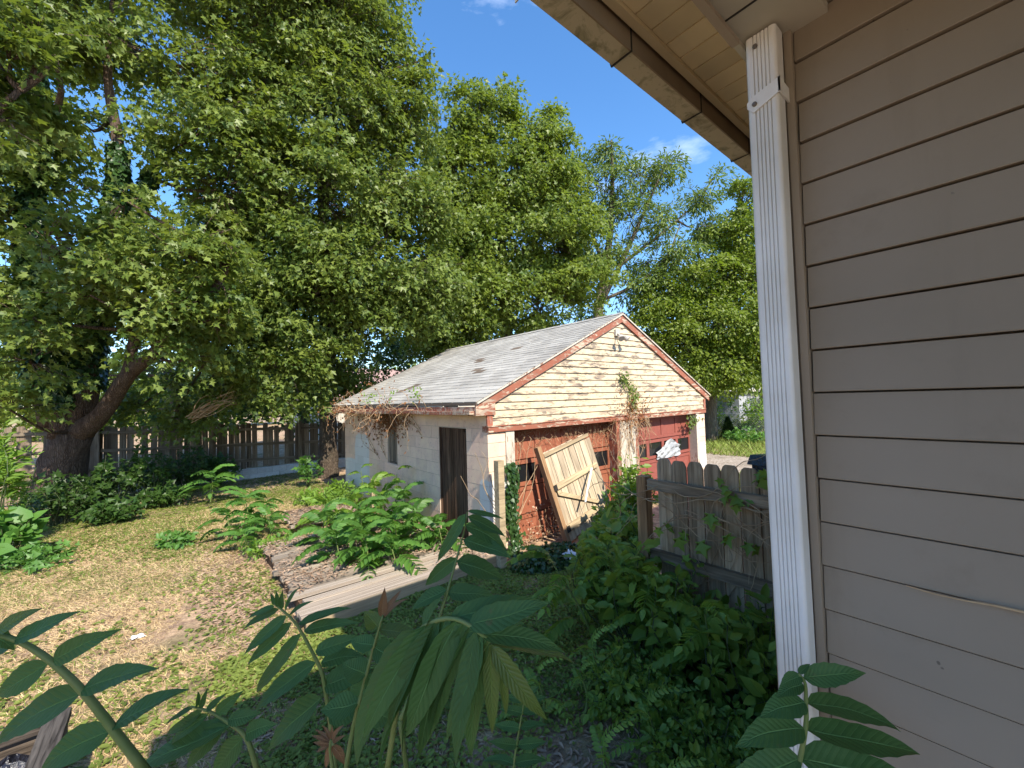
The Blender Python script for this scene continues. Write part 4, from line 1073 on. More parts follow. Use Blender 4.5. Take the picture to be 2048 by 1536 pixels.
# ivy on the big maple's limbs
def ivy_on(name, label, paths, n_per_m, size, T=T_HEART, mat='ivy', cat='ivy', spread=.03):
    PP, DD, NN = [], [], []
    for pts, rad, t0, t1 in paths:
        sp = np.array(smooth_path(pts, 60)); rr = np.interp(np.linspace(0, 1, 60), np.linspace(0, 1, len(rad)), rad)
        ln = np.sum(np.linalg.norm(np.diff(sp, axis=0), axis=1)); n = int(ln*(t1-t0)*n_per_m)
        u = rng.uniform(t0, t1, n)*59; i = np.minimum(u.astype(int), 58); fr = u-i
        c = sp[i]+(sp[i+1]-sp[i])*fr[:, None]; d = unit_(sp[i+1]-sp[i])
        q = unit_(np.cross(d, rng.normal(0, 1, (n, 3))))
        p = c+q*(rr[i]+rng.uniform(0, spread*2.5, n))[:, None]
        PP.append(p); NN.append(q+rng.normal(0, .3, (n, 3))+np.array([0, 0, .3])); DD.append(np.array([0, 0, -1.])+q*.5+rng.normal(0, .35, (n, 3)))
    PP = np.concatenate(PP); V, Q = scatter(T, PP, np.concatenate(DD), np.concatenate(NN), size*rng.uniform(.6, 1.3, len(PP)))
    return link(name, fix_quads(name, V, Q), MT[mat], None, label=label, cat=cat)
iv = [(A_limbs[3][0], A_limbs[3][1], .16, .95), (A_limbs[5][0], A_limbs[5][1], .1, .95), (A_limbs[4][0], A_limbs[4][1], .0, .6), (A_limbs[6][0], A_limbs[6][1], .15, 1.), (A_limbs[0][0], A_limbs[0][1], .0, .35)]
ivy_on('tree_ivy', 'dark ivy wrapped round the limbs of the massive maple', iv, 900, .11)

# ------------------------------------------------------------------ shrubs and saplings
def make_bush(name, label, c, rx, ry, h, stems, per, T, mat, size, cat='shrub', group=None, lean=(0, 0), t0=.2, smat='stem_dark', up=.5, jag=.12):
    root = thing(name, label, cat, (c[0], c[1], float(gz(c[0], c[1]))), group)
    b = MB(); PP, DD, NN, SS = [], [], [], []
    for i in range(stems):
        a = U(0, 2*math.pi); r = math.sqrt(rng.random())
        e = np.array([c[0]+rx*r*math.cos(a)+lean[0], c[1]+ry*r*math.sin(a)+lean[1], h*(1-.5*r*r)*U(.62, 1.04)])
        s = np.array([c[0]+.22*rx*math.cos(a)*r, c[1]+.22*ry*math.sin(a)*r, -.03])
        m = s*.5+e*.5+np.array([0, 0, .18*h])+rng.normal(0, jag*h, 3)*np.array([1, 1, .4])
        sp = np.array(smooth_path([s, m, e], 14)); b.tube(sp[::2], list(np.linspace(.009, .003, 7)), 4, False)
        u = np.sort(rng.uniform(t0, 1, per))*12.99; k = u.astype(int); p = sp[k]+(sp[k+1]-sp[k])*(u-k)[:, None]; d = unit_(sp[k+1]-sp[k])
        q = unit_(np.cross(d, rng.normal(0, 1, (per, 3))))
        PP.append(p+q*rng.uniform(0, .06, (per, 1))); DD.append(q*1.0+d*.4-np.array([0, 0, .15])+rng.normal(0, .2, (per, 3))); NN.append(np.array([0, 0, up])+q*.2+rng.normal(0, .3, (per, 3))-np.array([0.0, .35, 0])); SS.append(size*rng.uniform(.6, 1.25, per))
    b.build('stems', MT[smat], root)
    SS = [q*f for q, f in zip(SS, rng.choice([.6, .85, 1.0, 1.25], len(SS)))]
    V, Q = scatter(T, np.concatenate(PP), np.concatenate(DD), np.concatenate(NN), np.concatenate(SS))
    link('foliage', fix_quads('foliage', V, Q), MT[mat], root, world=True, kind='stuff')
    return root


def frond_mesh(L, pairs, ll, arch, T=T_LANCE, seed=0):
    """one compound leaf along +x from the origin"""
    q = np.random.default_rng(seed); Pp, D, N, S = [], [], [], []
    u = np.linspace(0, 1, 14); path = np.stack([L*u*(1-.12*u), .05*L*np.sin(u*2+seed), L*(arch*u-(arch+.35)*u*u)], 1)
    for i in range(pairs):
        t = .22+.74*i/(pairs-1); k = min(int(t*13), 12); p = path[k]+(path[k+1]-path[k])*(t*13-k); d = unit_(path[k+1]-path[k])
        side = unit_(np.cross(np.array([0, 0, 1.]), d))
        for s in (-1, 1):
            Pp.append(p); D.append(side*s+d*.45+np.array([0, 0, -.22])+q.normal(0, .07, 3)); N.append(np.array([0, 0, 1.])+q.normal(0, .12, 3)); S.append(ll*(1-.45*abs(t-.5))*q.uniform(.9, 1.08))
    Pp.append(path[-1]); D.append(path[-1]-path[-2]); N.append(np.array([0, 0, 1.])); S.append(ll*.85)
    V, Q = scatter(T, np.array(Pp), np.array(D), np.array(N), np.array(S))
    o = len(V); w = .004
    rv = []
    for i, p in enumerate(path):
        ww = w*(1-.7*i/13); rv += [p+np.array([0, ww, 0]), p+np.array([0, -ww, 0])]
    rq = np.array([(o+2*i, o+2*i+1, o+2*i+3, o+2*i+2) for i in range(13)])
    return np_mesh('frond', np.vstack([V, np.array(rv)]), np.vstack([Q, rq]))


FR = {}
def frond(kind, v):
    if (kind, v) not in FR:
        L, pr, ll, ar, T = {'big': (.62, 9, .19, .55, T_OVAL_N), 'mid': (.46, 8, .16, .5, T_OVAL_N), 'fine': (.3, 8, .06, .45, T_OVAL)}[kind]
        FR[(kind, v)] = frond_mesh(L, pr, ll, ar+.12*v, T, v)
    return FR[(kind, v)]
T_OVAL_N = (np.array([(0, 0, 0), (-.24, .25, .05), (-.21, .6, .02), (0, 1, -.14), (.21, .6, .02), (.24, .25, .05)]), np.array([(0, 5, 4, 3), (0, 3, 2, 1)]))


def sapling(name, label, c, h, n, kind, mat, lean=(0, 0), group=None, cat='sapling', sc=1.0, zlo=.35, els=(.0, .9), facing=None):
    root = thing(name, label, cat, (c[0], c[1], float(gz(c[0], c[1]))), group)
    b = MB(); top = np.array([c[0]+lean[0], c[1]+lean[1], h]); s = np.array([c[0], c[1], -.03]); m = (s+top)/2+np.array([.03, -.02, 0])
    b.tube(smooth_path([s, m, top], 8), list(np.linspace(.014, .005, 8)), 6, False); b.build('stem', MT['stem'], root)
    for i in range(n):
        f = zlo+(1-zlo)*(i/(max(1, n-1)))
        p = s+(top-s)*f
        a = i*2.4+U(-.3, .3) if facing is None else facing+U(-1.1, 1.1)
        el = els[0]+(els[1]-els[0])*f*f
        o = link('frond', frond(kind, i % 3), MT[mat], root, loc=Vector(p)-root.location, rot=(U(-.25, .25), -el, a), scale=(sc*U(.85, 1.1)*(1.05-.35*f),)*3)
    return root

DARK = 'dark undergrowth shrub under the big maple, '
for i, (x, y, h, r, w) in enumerate(((-1.7, 12.3, 1.15, .6, 'nearest the left edge'), (-1.0, 13.0, 1.4, .6, 'right against its trunk'), (-.3, 13.6, 1.55, .65, 'between trunk and first fence post'), (.45, 14.2, 1.4, .6, 'in front of the fence posts'), (1.1, 14.6, 1.05, .5, 'beside the white block wall'), (-.9, 11.6, .5, .5, 'lowest and in front'), (-.1, 12.6, .55, .55, 'low at the lawn edge'))):
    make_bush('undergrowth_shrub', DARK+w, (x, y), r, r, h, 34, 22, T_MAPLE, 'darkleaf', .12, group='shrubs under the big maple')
make_bush('big_leaf_shrub', 'broad heart-leaved shrub at the left edge of the lawn', (-1.9, 9.75), .42, .42, .95, 20, 14, T_HEART, 'sapling', .17, t0=.3)
make_bush('low_weed_patch', 'low leafy weed patch at the left lawn edge', (-1.55, 9.3), .55, .6, .28, 30, 14, T_MAPLE, 'sapling', .1)
make_bush('hanging_vine_leaves', 'yellow green leafy vine hanging by the left edge before the maple', (-2.15, 10.3), .34, .34, 2.35, 26, 34, T_LANCE, 'sapling_light', .17, t0=.5, cat='vine')
sapling('tree_of_heaven_sapling', 'arching feathery sapling in front of the white block wall', (.75, 12.1), .62, 9, 'big', 'sapling', (.05, 0), sc=1.15, els=(.3, .9))
for i, (x, y, h, n, w) in enumerate(((1.05, 8.65, .62, 10, 'tallest of the lawn side clump'), (.75, 8.35, .45, 8, 'lawnward one of the lawn side clump'), (1.35, 8.9, .5, 8, 'rear one of the lawn side clump'), (1.3, 8.1, .36, 7, 'one beside the rotten planks'), (.9, 7.7, .28, 6, 'low front one of the lawn side clump'))):
    sapling('tree_of_heaven_sapling', 'green feathery sapling, '+w, (x, y), h, n, 'mid', 'sapling', sc=1.05, group='saplings left of the boardwalk', els=(.1, .9))
make_bush('low_weed_patch', 'pale green weed tuft on the lawn left of the sapling clump', (.1, 8.8), .3, .3, .26, 26, 12, T_OVAL, 'sapling', .08)
make_bush('weed_patch', 'grassy weed mat between lawn and rotten planks', (1.25, 7.4), .5, .5, .2, 60, 14, T_OVAL, 'sapling_light', .06)
make_bush('maple_seedling', 'upright maple seedling before the slim maple trunk', (3.0, 12.5), .22, .22, 1.05, 12, 16, T_MAPLE2, 'sapling', .14)
for i, (x, y, h, n, mt, w) in enumerate(((2.0, 5.55, .52, 10, 'sapling', 'front left one growing over the planks'), (2.45, 5.65, .6, 11, 'sapling', 'front middle one growing over the planks'), (2.85, 5.75, .55, 10, 'sapling', 'front right one growing over the planks'),
        (2.2, 6.3, .62, 10, 'sapling', 'middle one of the boardwalk clump'), (2.65, 6.5, .75, 11, 'sapling', 'tallest of the boardwalk clump'), (2.45, 7.2, .6, 9, 'sapling_light', 'yellowish rear one of the boardwalk clump'), (2.9, 7.5, .7, 9, 'sapling_light', 'yellowish one by the garage wall'), (3.1, 6.7, .62, 9, 'sapling', 'one between clump and side door'), (1.75, 5.95, .45, 9, 'sapling', 'leftmost one spilling over the plank ends'), (1.85, 6.75, .5, 9, 'sapling', 'rear left one of the boardwalk clump'), (3.0, 5.35, .42, 8, 'sapling', 'small one nearest the side door'), (2.25, 5.25, .34, 8, 'sapling', 'lowest, at the clean front planks'), (2.1, 7.9, .45, 8, 'sapling_light', 'pale one behind the rotten planks'))):
    sapling('tree_of_heaven_sapling', 'lush feathery sapling, '+w, (x, y), h, n, 'big', mt, sc=.98, group='saplings on the boardwalk', els=(.1, 1.0), zlo=.25)
for i, (x, y, h, w) in enumerate(((2.75, 9.3, .42, 'nearest the short stake'), (3.05, 10.0, .5, 'by the far wall corner'), (2.5, 10.2, .3, 'farthest into the yard'))):
    make_bush('sunlit_weed', 'yellow green sunlit weed along the block wall, '+w, (x, y), .42, .5, h, 34, 14, T_LANCE, 'sapling_light', .12, group='weeds by the block wall')
sapling('wall_sapling', 'spindly sapling with drooping leaves under the boarded window', (3.2, 7.5), .95, 6, 'mid', 'sapling_light', (0, -.3), zlo=.5, sc=.8)
sapling('stake_sapling', 'thin leafy sapling beside the short stake', (3.1, 8.75), .85, 6, 'mid', 'sapling_light', zlo=.4, sc=.75)

B2 = 'shaded leafy bush, '
for (x, y, rx, h, st, per, T, mt, sz, w) in (
        (5.75, 3.95, .42, 1.35, 40, 22, T_OVAL, 'sapling_light', .10, 'sunlit yellow green top before the garage centre post'),
        (5.2, 3.75, .4, .95, 30, 22, T_OVAL, 'sapling', .10, 'in front of the leaning gate, right side'),
        (4.15, 3.15, .45, .95, 34, 20, T_OVAL, 'shade_leaf', .13, 'left of the ruddy fence post'),
        (3.55, 2.85, .42, .85, 32, 20, T_OVAL, 'shade_leaf', .13, 'nearest the crumpled paper'),
        (3.22, 2.25, .42, .98, 36, 20, T_OVAL, 'shade_leaf', .12, 'at the foot of the ruddy fence post'),
        (3.2, 1.7, .36, .92, 36, 20, T_OVAL, 'shade_leaf', .11, 'against the middle of the picket fence'),
        (3.1, 1.2, .42, .9, 36, 20, T_OVAL, 'shade_leaf', .11, 'between downspout and picket fence'),
        (2.6, 1.8, .45, .42, 52, 40, T_OVAL, 'shade_leaf', .055, 'low in front of the picket fence bushes'),
        (2.45, 1.25, .45, .36, 52, 44, T_OVAL, 'shade_leaf', .05, 'lowest, left of the downspout foot')):
    make_bush('bush', B2+w if 'sunlit' not in w else 'leafy bush, '+w, (x, y), rx, rx, h, st, per, T, MT and mt, sz, group='bushes round the picket fence')
sapling('bush_sapling', 'long feathery sapling leaning left from the picket fence bush', (2.95, 2.45), .8, 7, 'big', 'shade_leaf', (-.35, .2), sc=.85, facing=2.6)
for (x, y, h, w) in ((3.3, 2.6, .8, 'left of the ruddy post'), (3.05, 2.0, .75, 'right of the ruddy post'), (2.9, 1.45, .7, 'nearest the downspout')):
    sapling('bush_sapling', 'feathery sapling rising out of the fence bushes, '+w, (x, y), h, 8, 'mid', 'shade_leaf', sc=.85, group='saplings in the fence bushes', els=(.1, .9), zlo=.45)
for i in range(12):
    x, y = 1.95+.3*(i % 4)+U(-.08, .08), 1.05+.5*(i//4)+U(-.12, .12)
    sapling('fine_leaf_weed', 'fine-leaved weed in the shade, %s in the %s row from the house' % (('leftmost', 'second from left', 'third from left', 'rightmost')[i % 4], ('nearest', 'middle', 'farthest')[i//4]), (x, y), U(.16, .34), 6, 'fine', 'shade_leaf', sc=U(.8, 1.15), group='fine leaved weeds in the shade', cat='weed', zlo=.2, els=(.1, 1.1))

# ivy on the left garage pilaster, ground ivy patch
def patch_leaves(name, label, cat, Pp, D, N, S, T, mat, kind=None, parent=None):
    V, Q = scatter(T, Pp, D, N, S); return link(name, fix_quads(name, V, Q), MT[mat], parent, label=label, cat=cat, kind=kind, world=True)
n = 900; z = rng.uniform(.0, 1.32, n); x = 3.86+rng.normal(0, .055, n)+.03*np.sin(z*7); yy = GY-.02-rng.uniform(0, .07, n)
patch_leaves('pilaster_ivy', 'dark ivy climbing the front left pilaster of the garage', 'ivy', np.stack([x, yy, z], 1), np.array([0, -.2, -1.])+rng.normal(0, .35, (n, 3)), np.array([0, -1., .5])+rng.normal(0, .3, (n, 3)), .055*rng.uniform(.6, 1.3, n), T_HEART, 'ivy')
n = 2600; a = rng.random(n)*6.283; r = np.sqrt(rng.random(n)); x = 4.05+.62*r*np.cos(a); yy = 4.2+.4*r*np.sin(a); z = gz(x, yy)+rng.random(n)*.18*(1-r*r)+.03
patch_leaves('ground_ivy', 'low dark ivy mat at the foot of the leaning gate', 'ivy', np.stack([x, yy, z], 1), rng.normal(0, .7, (n, 3)), np.array([0, -.3, 1.])+rng.normal(0, .35, (n, 3)), .055*rng.uniform(.6, 1.3, n), T_HEART, 'ivy')

# dead vines: curly stems with shrivelled leaves
def wander(p, d, n, step, wob, drop=0.0):
    out = [np.array(p, float)]; d = np.array(d, float)
    for _ in range(n):
        d = unit_(d+rng.normal(0, wob, 3)+np.array([0, 0, -drop])); out.append(out[-1]+d*step)
    return out
vb = MB(); pl = []
for i in range(70):
    y = GY+rng.beta(2, 1.6)*5.2+.9
    p = wander((3.2, y, 2.12), (-.2, U(-.6, .6), U(-.2, .5)), 9, .085, .45, .22 if rng.random() < .6 else .02)
    p = [np.array([min(q[0], GX-.015) if q[2] < 2.03 else q[0], q[1], q[2]]) for q in p]
    vb.tube(p, list(np.linspace(.0055, .002, len(p))), 4, False); pl += p[2:]
for px0, py0, px1, py1 in ((760, 830, 770, 900), (805, 830, 845, 860), (725, 850, 760, 905)):
    for _ in range(3):
        a_ = on(px0+U(-8, 8), py0, 0, GX-.03); c_ = on(px1+U(-8, 8), py1+U(-10, 20), 0, GX-.02)
        m_ = (a_+c_)/2+np.array([-.04, U(-.25, .25), U(-.1, .1)]); sp = smooth_path([a_, m_, c_], 12); vb.tube(sp, .0045, 4, False); pl += sp
vt = thing('dead_vine', 'tangled dead brown vine along the garage eave and boarded window', 'vine', (3.2, 8, 2.05))
vb.build('vine_stems', MT['twig'], vt, kind='stuff')
pl = np.array(pl); idx = rng.integers(0, len(pl), 500); wy = 8.05
c2 = np.stack([np.full(750, 3.36)+rng.normal(0, .05, 750), wy+rng.normal(0, .42, 750), 1.93+rng.normal(0, .12, 750)], 1); c2[:, 0] = np.minimum(c2[:, 0], GX-.02)
Pp = np.concatenate([pl[idx]+rng.normal(0, .025, (500, 3)), c2]); n = len(Pp)
patch_leaves('dead_leaves', None, None, Pp, rng.normal(0, .5, (n, 3))+np.array([0, 0, -.8]), rng.normal(0, 1, (n, 3)), .05*rng.uniform(.5, 1.4, n), T_OVAL, 'deadleaf', kind='stuff', parent=vt)
n = 90; Pp = np.stack([np.full(n, 3.3)+rng.normal(0, .06, n), rng.choice([6.5, 6.55, 8.6, 8.7, 9.1, 7.6], n)+rng.normal(0, .08, n), 2.2+rng.random(n)*.28], 1)
patch_leaves('green_vine_shoots', 'small green shoots sprouting above the garage eave', 'vine shoots', Pp, rng.normal(0, .6, (n, 3))+np.array([0, 0, .4]), rng.normal(0, .6, (n, 3))+np.array([-.5, -.4, .6]), .06*rng.uniform(.6, 1.2, n), T_OVAL, 'sapling_light', kind='stuff')

def front_pts(pxs, y): return [on(a, c, 1, y) for a, c in pxs]
gv = thing('gable_vine', 'half dead creeper climbing the cream gable from the centre post', 'vine', (6.8, GY-.03, 1.8))
b = MB(); pts = front_pts(((1270, 905), (1262, 860), (1266, 825), (1268, 795), (1258, 770), (1244, 752), (1238, 745)), GY-.05)
sp = smooth_path(pts, 30); b.tube(sp, list(np.linspace(.011, .003, 30)), 5, False); allp = list(sp[4:])
for i in range(46):
    s0 = sp[rng.integers(0, 20)]; p = wander(s0, (U(-1, 1), 0, U(-.4, .8)), 8, .05, .5, .05); p = [np.array([q[0], GY-.03-abs(q[1]-GY+.03)*.3, q[2]]) for q in p]; b.tube(p, list(np.linspace(.004, .0015, len(p))), 3, False)
for i in range(40):
    x0 = U(6.3, 7.5); p = wander((x0, GY-.05, 1.8), (U(-.4, .4), 0, -1), 9, U(.04, .09), .4, .25); b.tube(p, list(np.linspace(.005, .002, len(p))), 3, False)
b.build('vine_stems', MT['twig'], gv, kind='stuff')
sp = np.array(sp)
i1 = rng.integers(12, 27, 230); Pp = sp[i1]+rng.normal(0, 1, (230, 3))*np.array([.08, .02, .06])-np.array([0, .02, 0])
patch_leaves('green_leaves', None, None, Pp, rng.normal(0, .5, (230, 3))+np.array([0, -.2, -.7]), np.array([0, -1., .5])+rng.normal(0, .4, (230, 3)), .06*rng.uniform(.5, 1.3, 230), T_OVAL, 'ash', kind='stuff', parent=gv)
n = 420; Pp = np.stack([rng.normal(6.95, .33, n), GY-.05-rng.random(n)*.04, np.clip(rng.normal(1.9, .2, n), 1.2, 2.5)], 1)
patch_leaves('dead_leaves', None, None, Pp, rng.normal(0, .5, (n, 3))+np.array([0, -.2, -.7]), np.array([0, -1., .3])+rng.normal(0, .6, (n, 3)), .045*rng.uniform(.5, 1.3, n), T_OVAL, 'deadleaf', kind='stuff', parent=gv)
# creeper over the door openings
dv = thing('door_vine', 'tangled dry creeper over the orange red overhead door', 'vine', (5, GY-.02, 0))
b = MB()
for i in range(170):
    x0 = U(3.98, 6.5); z0_ = rng.choice([1.74, 1.72, .05, .05]); up_ = -1 if z0_ > 1 else 1
    p = wander((x0, GY+.09, z0_), (U(-.8, .8), 0, up_), 10, U(.03, .075), .5, .1 if up_ < 0 else -.05)
    p = [np.array([q[0], GY+.12+.03*math.sin(i+k), max(q[2], .02)]) for k, q in enumerate(p)]; b.tube(p, list(np.linspace(.0042, .0018, len(p))), 3, False)
for i in range(26):
    x0 = rng.choice([3.9, 6.5, 6.6, 6.95]); p = wander((x0+U(-.05, .05), GY-.03, 0), (U(-.12, .12), 0, 1), 24, .072, .16, -.1); p = [np.array([q[0], GY-.03-.01*(i % 3), min(q[2], 1.75)]) for q in p]; b.tube(p, list(np.linspace(.008, .003, len(p))), 4, False)
b.build('vine_stems', MT['twig'], dv, kind='stuff')
n = 260; Pp = np.stack([rng.uniform(4.2, 5.6, n), np.full(n, GY+.06)+rng.normal(0, .03, n), .05+rng.random(n)**2*.6], 1)
patch_leaves('dead_leaves', None, None, Pp, rng.normal(0, .6, (n, 3)), rng.normal(0, 1, (n, 3)), .045*rng.uniform(.5, 1.3, n), T_OVAL, 'litter', kind='stuff', parent=dv)
n = 70; Pp = np.stack([rng.normal(9.3, .12, n), np.full(n, GY-.04)+rng.normal(0, .02, n), 1.62+rng.normal(0, .08, n)], 1)
patch_leaves('ivy_tuft', 'small ivy tuft at the top corner of the crimson door', 'ivy', Pp, rng.normal(0, .5, (n, 3))+np.array([0, -.2, -.7]), np.array([0, -1., .5])+rng.normal(0, .4, (n, 3)), .07*rng.uniform(.6, 1.2, n), T_HEART, 'ash', kind='stuff')
# creeper on the near fence
nv = thing('fence_vine', 'thin leafy creeper strung along the picket fence rail', 'vine', (3.46, 1.5, 0))
b = MB()
for i in range(30):
    p = wander((3.45, U(.6, 2.3), U(1.15, 1.55)), (0, rng.choice([-1, 1]), U(-.4, .1)), 18, .06, .2, .035); p = [np.array([3.445-.015*math.sin(k*.7+i), q[1], q[2]]) for k, q in enumerate(p)]; b.tube(p, list(np.linspace(.005, .0022, len(p))), 4, False)
for i in range(14):
    p = wander((3.5, U(.7, 2.2), .3), (0, U(-.3, .3), 1), 16, .07, .2, 0); p = [np.array([3.515, q[1], q[2]]) for q in p]; b.tube(p, list(np.linspace(.005, .002, len(p))), 4, False)
b.build('vine_stems', MT['twig'], nv, kind='stuff')
lf = [(1435, 963), (1437, 985), (1470, 1010), (1420, 1032), (1365, 1065), (1412, 1090), (1455, 1068), (1505, 1090), (1385, 1115), (1480, 995), (1330, 1050), (1520, 940), (1510, 955)]
Pp = np.array([on(a, c, 0, 3.44) for a, c in lf for _ in range(2)])+rng.normal(0, .03, (26, 3)); n = len(Pp)
patch_leaves('leaf_cluster', None, None, Pp, rng.normal(0, .5, (n, 3))+np.array([-.2, 0, -.8]), np.array([-1, -.2, .5])+rng.normal(0, .3, (n, 3)), .12*rng.uniform(.6, 1.1, n), T_MAPLE2, 'shade_leaf', parent=nv, kind='stuff')
# dry fallen branch hanging under the maple
b = MB(); s0 = P(385, 835, 10.2)
for i in range(22):
    e = P(470+U(-25, 15), 790+U(-20, 20), 10.2); p = smooth_path([s0+rng.normal(0, .05, 3), (s0+e)/2+rng.normal(0, .1, 3), e+rng.normal(0, .08, 3)], 8); b.tube(p, list(np.linspace(.012, .004, 8)), 4, False)
b.build('dry_bough', MT['twig'], None, label='bare dry twig cluster hanging below the maple boughs', cat='branch')

# plants across the alley
def cone_shrub(c, h, r):
    root = thing('conifer_shrub', 'small dark conical conifer before the chain link fence', 'shrub', (c[0], c[1], 0)); b = MB(); b.tube([(c[0], c[1], -.05), (c[0], c[1], h*.8)], [.04, .01], 6); b.build('trunk', MT['bark'], root)
    n = 2600; t = rng.random(n)**.7; z = h*(1-t)+.03; a = rng.random(n)*6.283; rr = r*t*rng.uniform(.55, 1.05, n); q = np.stack([np.cos(a), np.sin(a), np.zeros(n)], 1)
    V, Q = scatter(T_LANCE, np.array([c[0], c[1], 0])+q*rr[:, None]+np.stack([0*z, 0*z, z], 1), q+np.array([0, 0, .8])+rng.normal(0, .3, (n, 3)), q+rng.normal(0, .4, (n, 3)), .12*rng.uniform(.6, 1.2, n))
    link('foliage', np_mesh('foliage', V, Q), MT['conifer'], root, world=True, kind='stuff')
cc = on(1458, 888, 0, 20.0); cone_shrub((20.0, cc[1]), 1.05, .36)
for nm, lab, px, x, h, r, mt in (('tall_weed', 'yellow green weeds on the chain link fence by the garage edge', 1428, 20.8, 2.3, .7, 'sapling_light'), ('tall_weed', 'yellow green bush on the chain link fence beside the downspout', 1520, 20.9, 2.3, .9, 'sapling_light'), ('tall_weed', 'low green weeds in front of the chain link fence', 1490, 19.6, .75, 1.1, 'sapling'), ('tall_weed', 'green weeds behind the chain link fence, middle', 1478, 21.2, 1.35, .9, 'elm')):
    q = on(px, 880, 0, x); make_bush(nm, lab, (x, q[1]), r, r, h, 46, 20, T_OVAL, mt, .13, group='weeds across the alley', cat='weeds')

# ------------------------------------------------------------------ lawn, ground cover, litter
def keep(x, y):
    k = ~((x > 3.4) & (x < 10.2) & (y > 4.75) & (y < 11.2)) & ~((x > -1.9) & (x < -.44) & (y > 2.2) & (y < 3.66)) & (y > .42)
    return k
def on_deck(x, y): return ((x > 1.05) & (x < 3.44) & (y > 4.58) & (y < 7.4)) | ((x > 1.7) & (x < 3.0) & (y > 8.05) & (y < 9.3))
def rand_area(n, x0, x1, y0, y1): return rng.uniform(x0, x1, n), rng.uniform(y0, y1, n)
def lay(name, label, cat, x, y, z, T, mat, size, tilt, lift=.0):
    n = len(x); a = rng.random(n)*6.283; D = np.stack([np.cos(a), np.sin(a), rng.uniform(tilt[0], tilt[1], n)], 1)
    V, Q = scatter(T, np.stack([x, y, z+lift], 1), D, np.array([0, 0, 1.])+rng.normal(0, .35, (n, 3)), size*rng.uniform(.5, 1.3, n))
    return link(name, fix_quads(name, V, Q), MT[mat], None, label=label, cat=cat, kind='stuff')
# dry grass
x, y = rand_area(210000, -3.2, 3.45, 2.3, 11.5)
m = keep(x, y) & ~on_deck(x, y) & (fbm(x+3, y+8, .9)+.18*rng.random(len(x)) > .36); x, y = x[m], y[m]
lay('dry_grass', 'dry straw coloured grass of the sunny lawn', 'grass', x, y, gz(x, y), T_BLADE, 'straw', .055, (.0, .7))
x, y = rand_area(110000, -3.2, 3.45, 2.6, 12.5)
m = keep(x, y) & ~on_deck(x, y) & (fbm(x-5, y+2, .8)+.25*rng.random(len(x))+.05*np.maximum(0, y-7.5) > .66); x, y = x[m], y[m]
lay('green_grass', 'green grass and clover patches in the lawn', 'grass', x, y, gz(x, y), T_BLADE, 'grass', .06, (.1, 1.0))
x, y = rand_area(46000, -3.2, 3.45, 2.6, 15.3)
m = keep(x, y) & ~on_deck(x, y) & (fbm(x+7, y-3, 1.1)+.22*rng.random(len(x))+.05*np.maximum(0, y-8) > .66); x, y = x[m], y[m]
lay('clover', 'broad-leaved clover and weeds creeping through the lawn', 'ground cover', x, y, gz(x, y), T_OVAL, 'cover', .05, (.0, .5), .015)
# shaded creeping cover on the right
x, y = rand_area(60000, .3, 4.6, .45, 4.6)
m = keep(x, y) & (y < 4.55) & (fbm(x+1, y+9, 1.3)+.25*rng.random(len(x))+.08*(x-2) > .47); x, y = x[m], y[m]
lay('creeping_cover', 'small-leaved creeping ground cover in the house shadow', 'ground cover', x, y, gz(x, y), T_OVAL, 'cover', .042, (.0, .6), .02)
# litter of dead leaves and twigs
x, y = rand_area(44000, .3, 4.6, .45, 9.4); m = keep(x, y) & (rng.random(len(x)) < np.where(on_deck(x, y), .95*(fbm(x, y, 1.6)+.12*rng.random(len(x))+.16*(y-5.5)+.12*(x-2.1) > .56), .5)); x, y = x[m], y[m]
z = np.where(on_deck(x, y), .165, gz(x, y)+.004)
lay('leaf_litter', 'dead leaves and bark litter on boardwalk and shaded soil', 'leaf litter', x, y, z+rng.random(len(x))*.012, T_LANCE, 'litter', .058, (-.1, .25))
x, y = rand_area(22000, 15.2, 24, -8, 14)
lay('alley_grass', 'green grass strip beyond the gravel alley', 'grass', x, y, np.zeros(len(x)), T_BLADE, 'grass', .3, (.3, 1.6))
x, y = rand_area(9000, 9.5, 12.0, -4, 9); m = (fbm(x, y, .8) > .45) & keep(x, y+.5); x, y = x[m], y[m]
lay('verge_grass', 'green grass strip between garage and gravel alley', 'grass', x, y, np.zeros(len(x)), T_BLADE, 'grass', .16, (.3, 1.6))

# ------------------------------------------------------------------ large-leaved shoots in the foreground
def leaflet(b0, b1, w, nrm, sag, seed, fold=.28, ns=12):
    q = np.random.default_rng(seed); b0 = np.array(b0); b1 = np.array(b1); d = b1-b0; L = np.linalg.norm(d)
    nrm = unit_(nrm); side = unit_(np.cross(d, nrm)); nn = np.cross(side, d/L)
    us = np.array([-1, -.5, 0, .5, 1.]); V, UV = [], []
    wav = q.uniform(0, 6.28); curl = q.uniform(-.05, .05)
    for i in range(ns+1):
        v = i/ns
        hw = w*(2.8*v**.55*(1-v)**1.05 if 0 < v < 1 else 0.0)
        if v >= .999: hw = w*.012
        if v == 0: hw = w*.05
        c = b0+d*v+nn*(L*sag*4*v*(1-v)*.5-L*.10*max(0, v-.7)**2*6)+side*(curl*L*math.sin(v*3.1))
        for u in us:
            e = 1+.05*math.sin(v*34+wav)*(abs(u) == 1)
            V.append(c+side*u*hw*e+nn*(fold*abs(u)*hw+.08*hw*math.sin(v*9+wav+u*2))); UV.append((.5+u/2, v))
    Q = [(i*5+k, i*5+k+1, i*5+k+6, i*5+k+5) for i in range(ns) for k in range(4)]
    return np_mesh('leaflet', np.array(V), np.array(Q), np.array(UV), smooth=True)


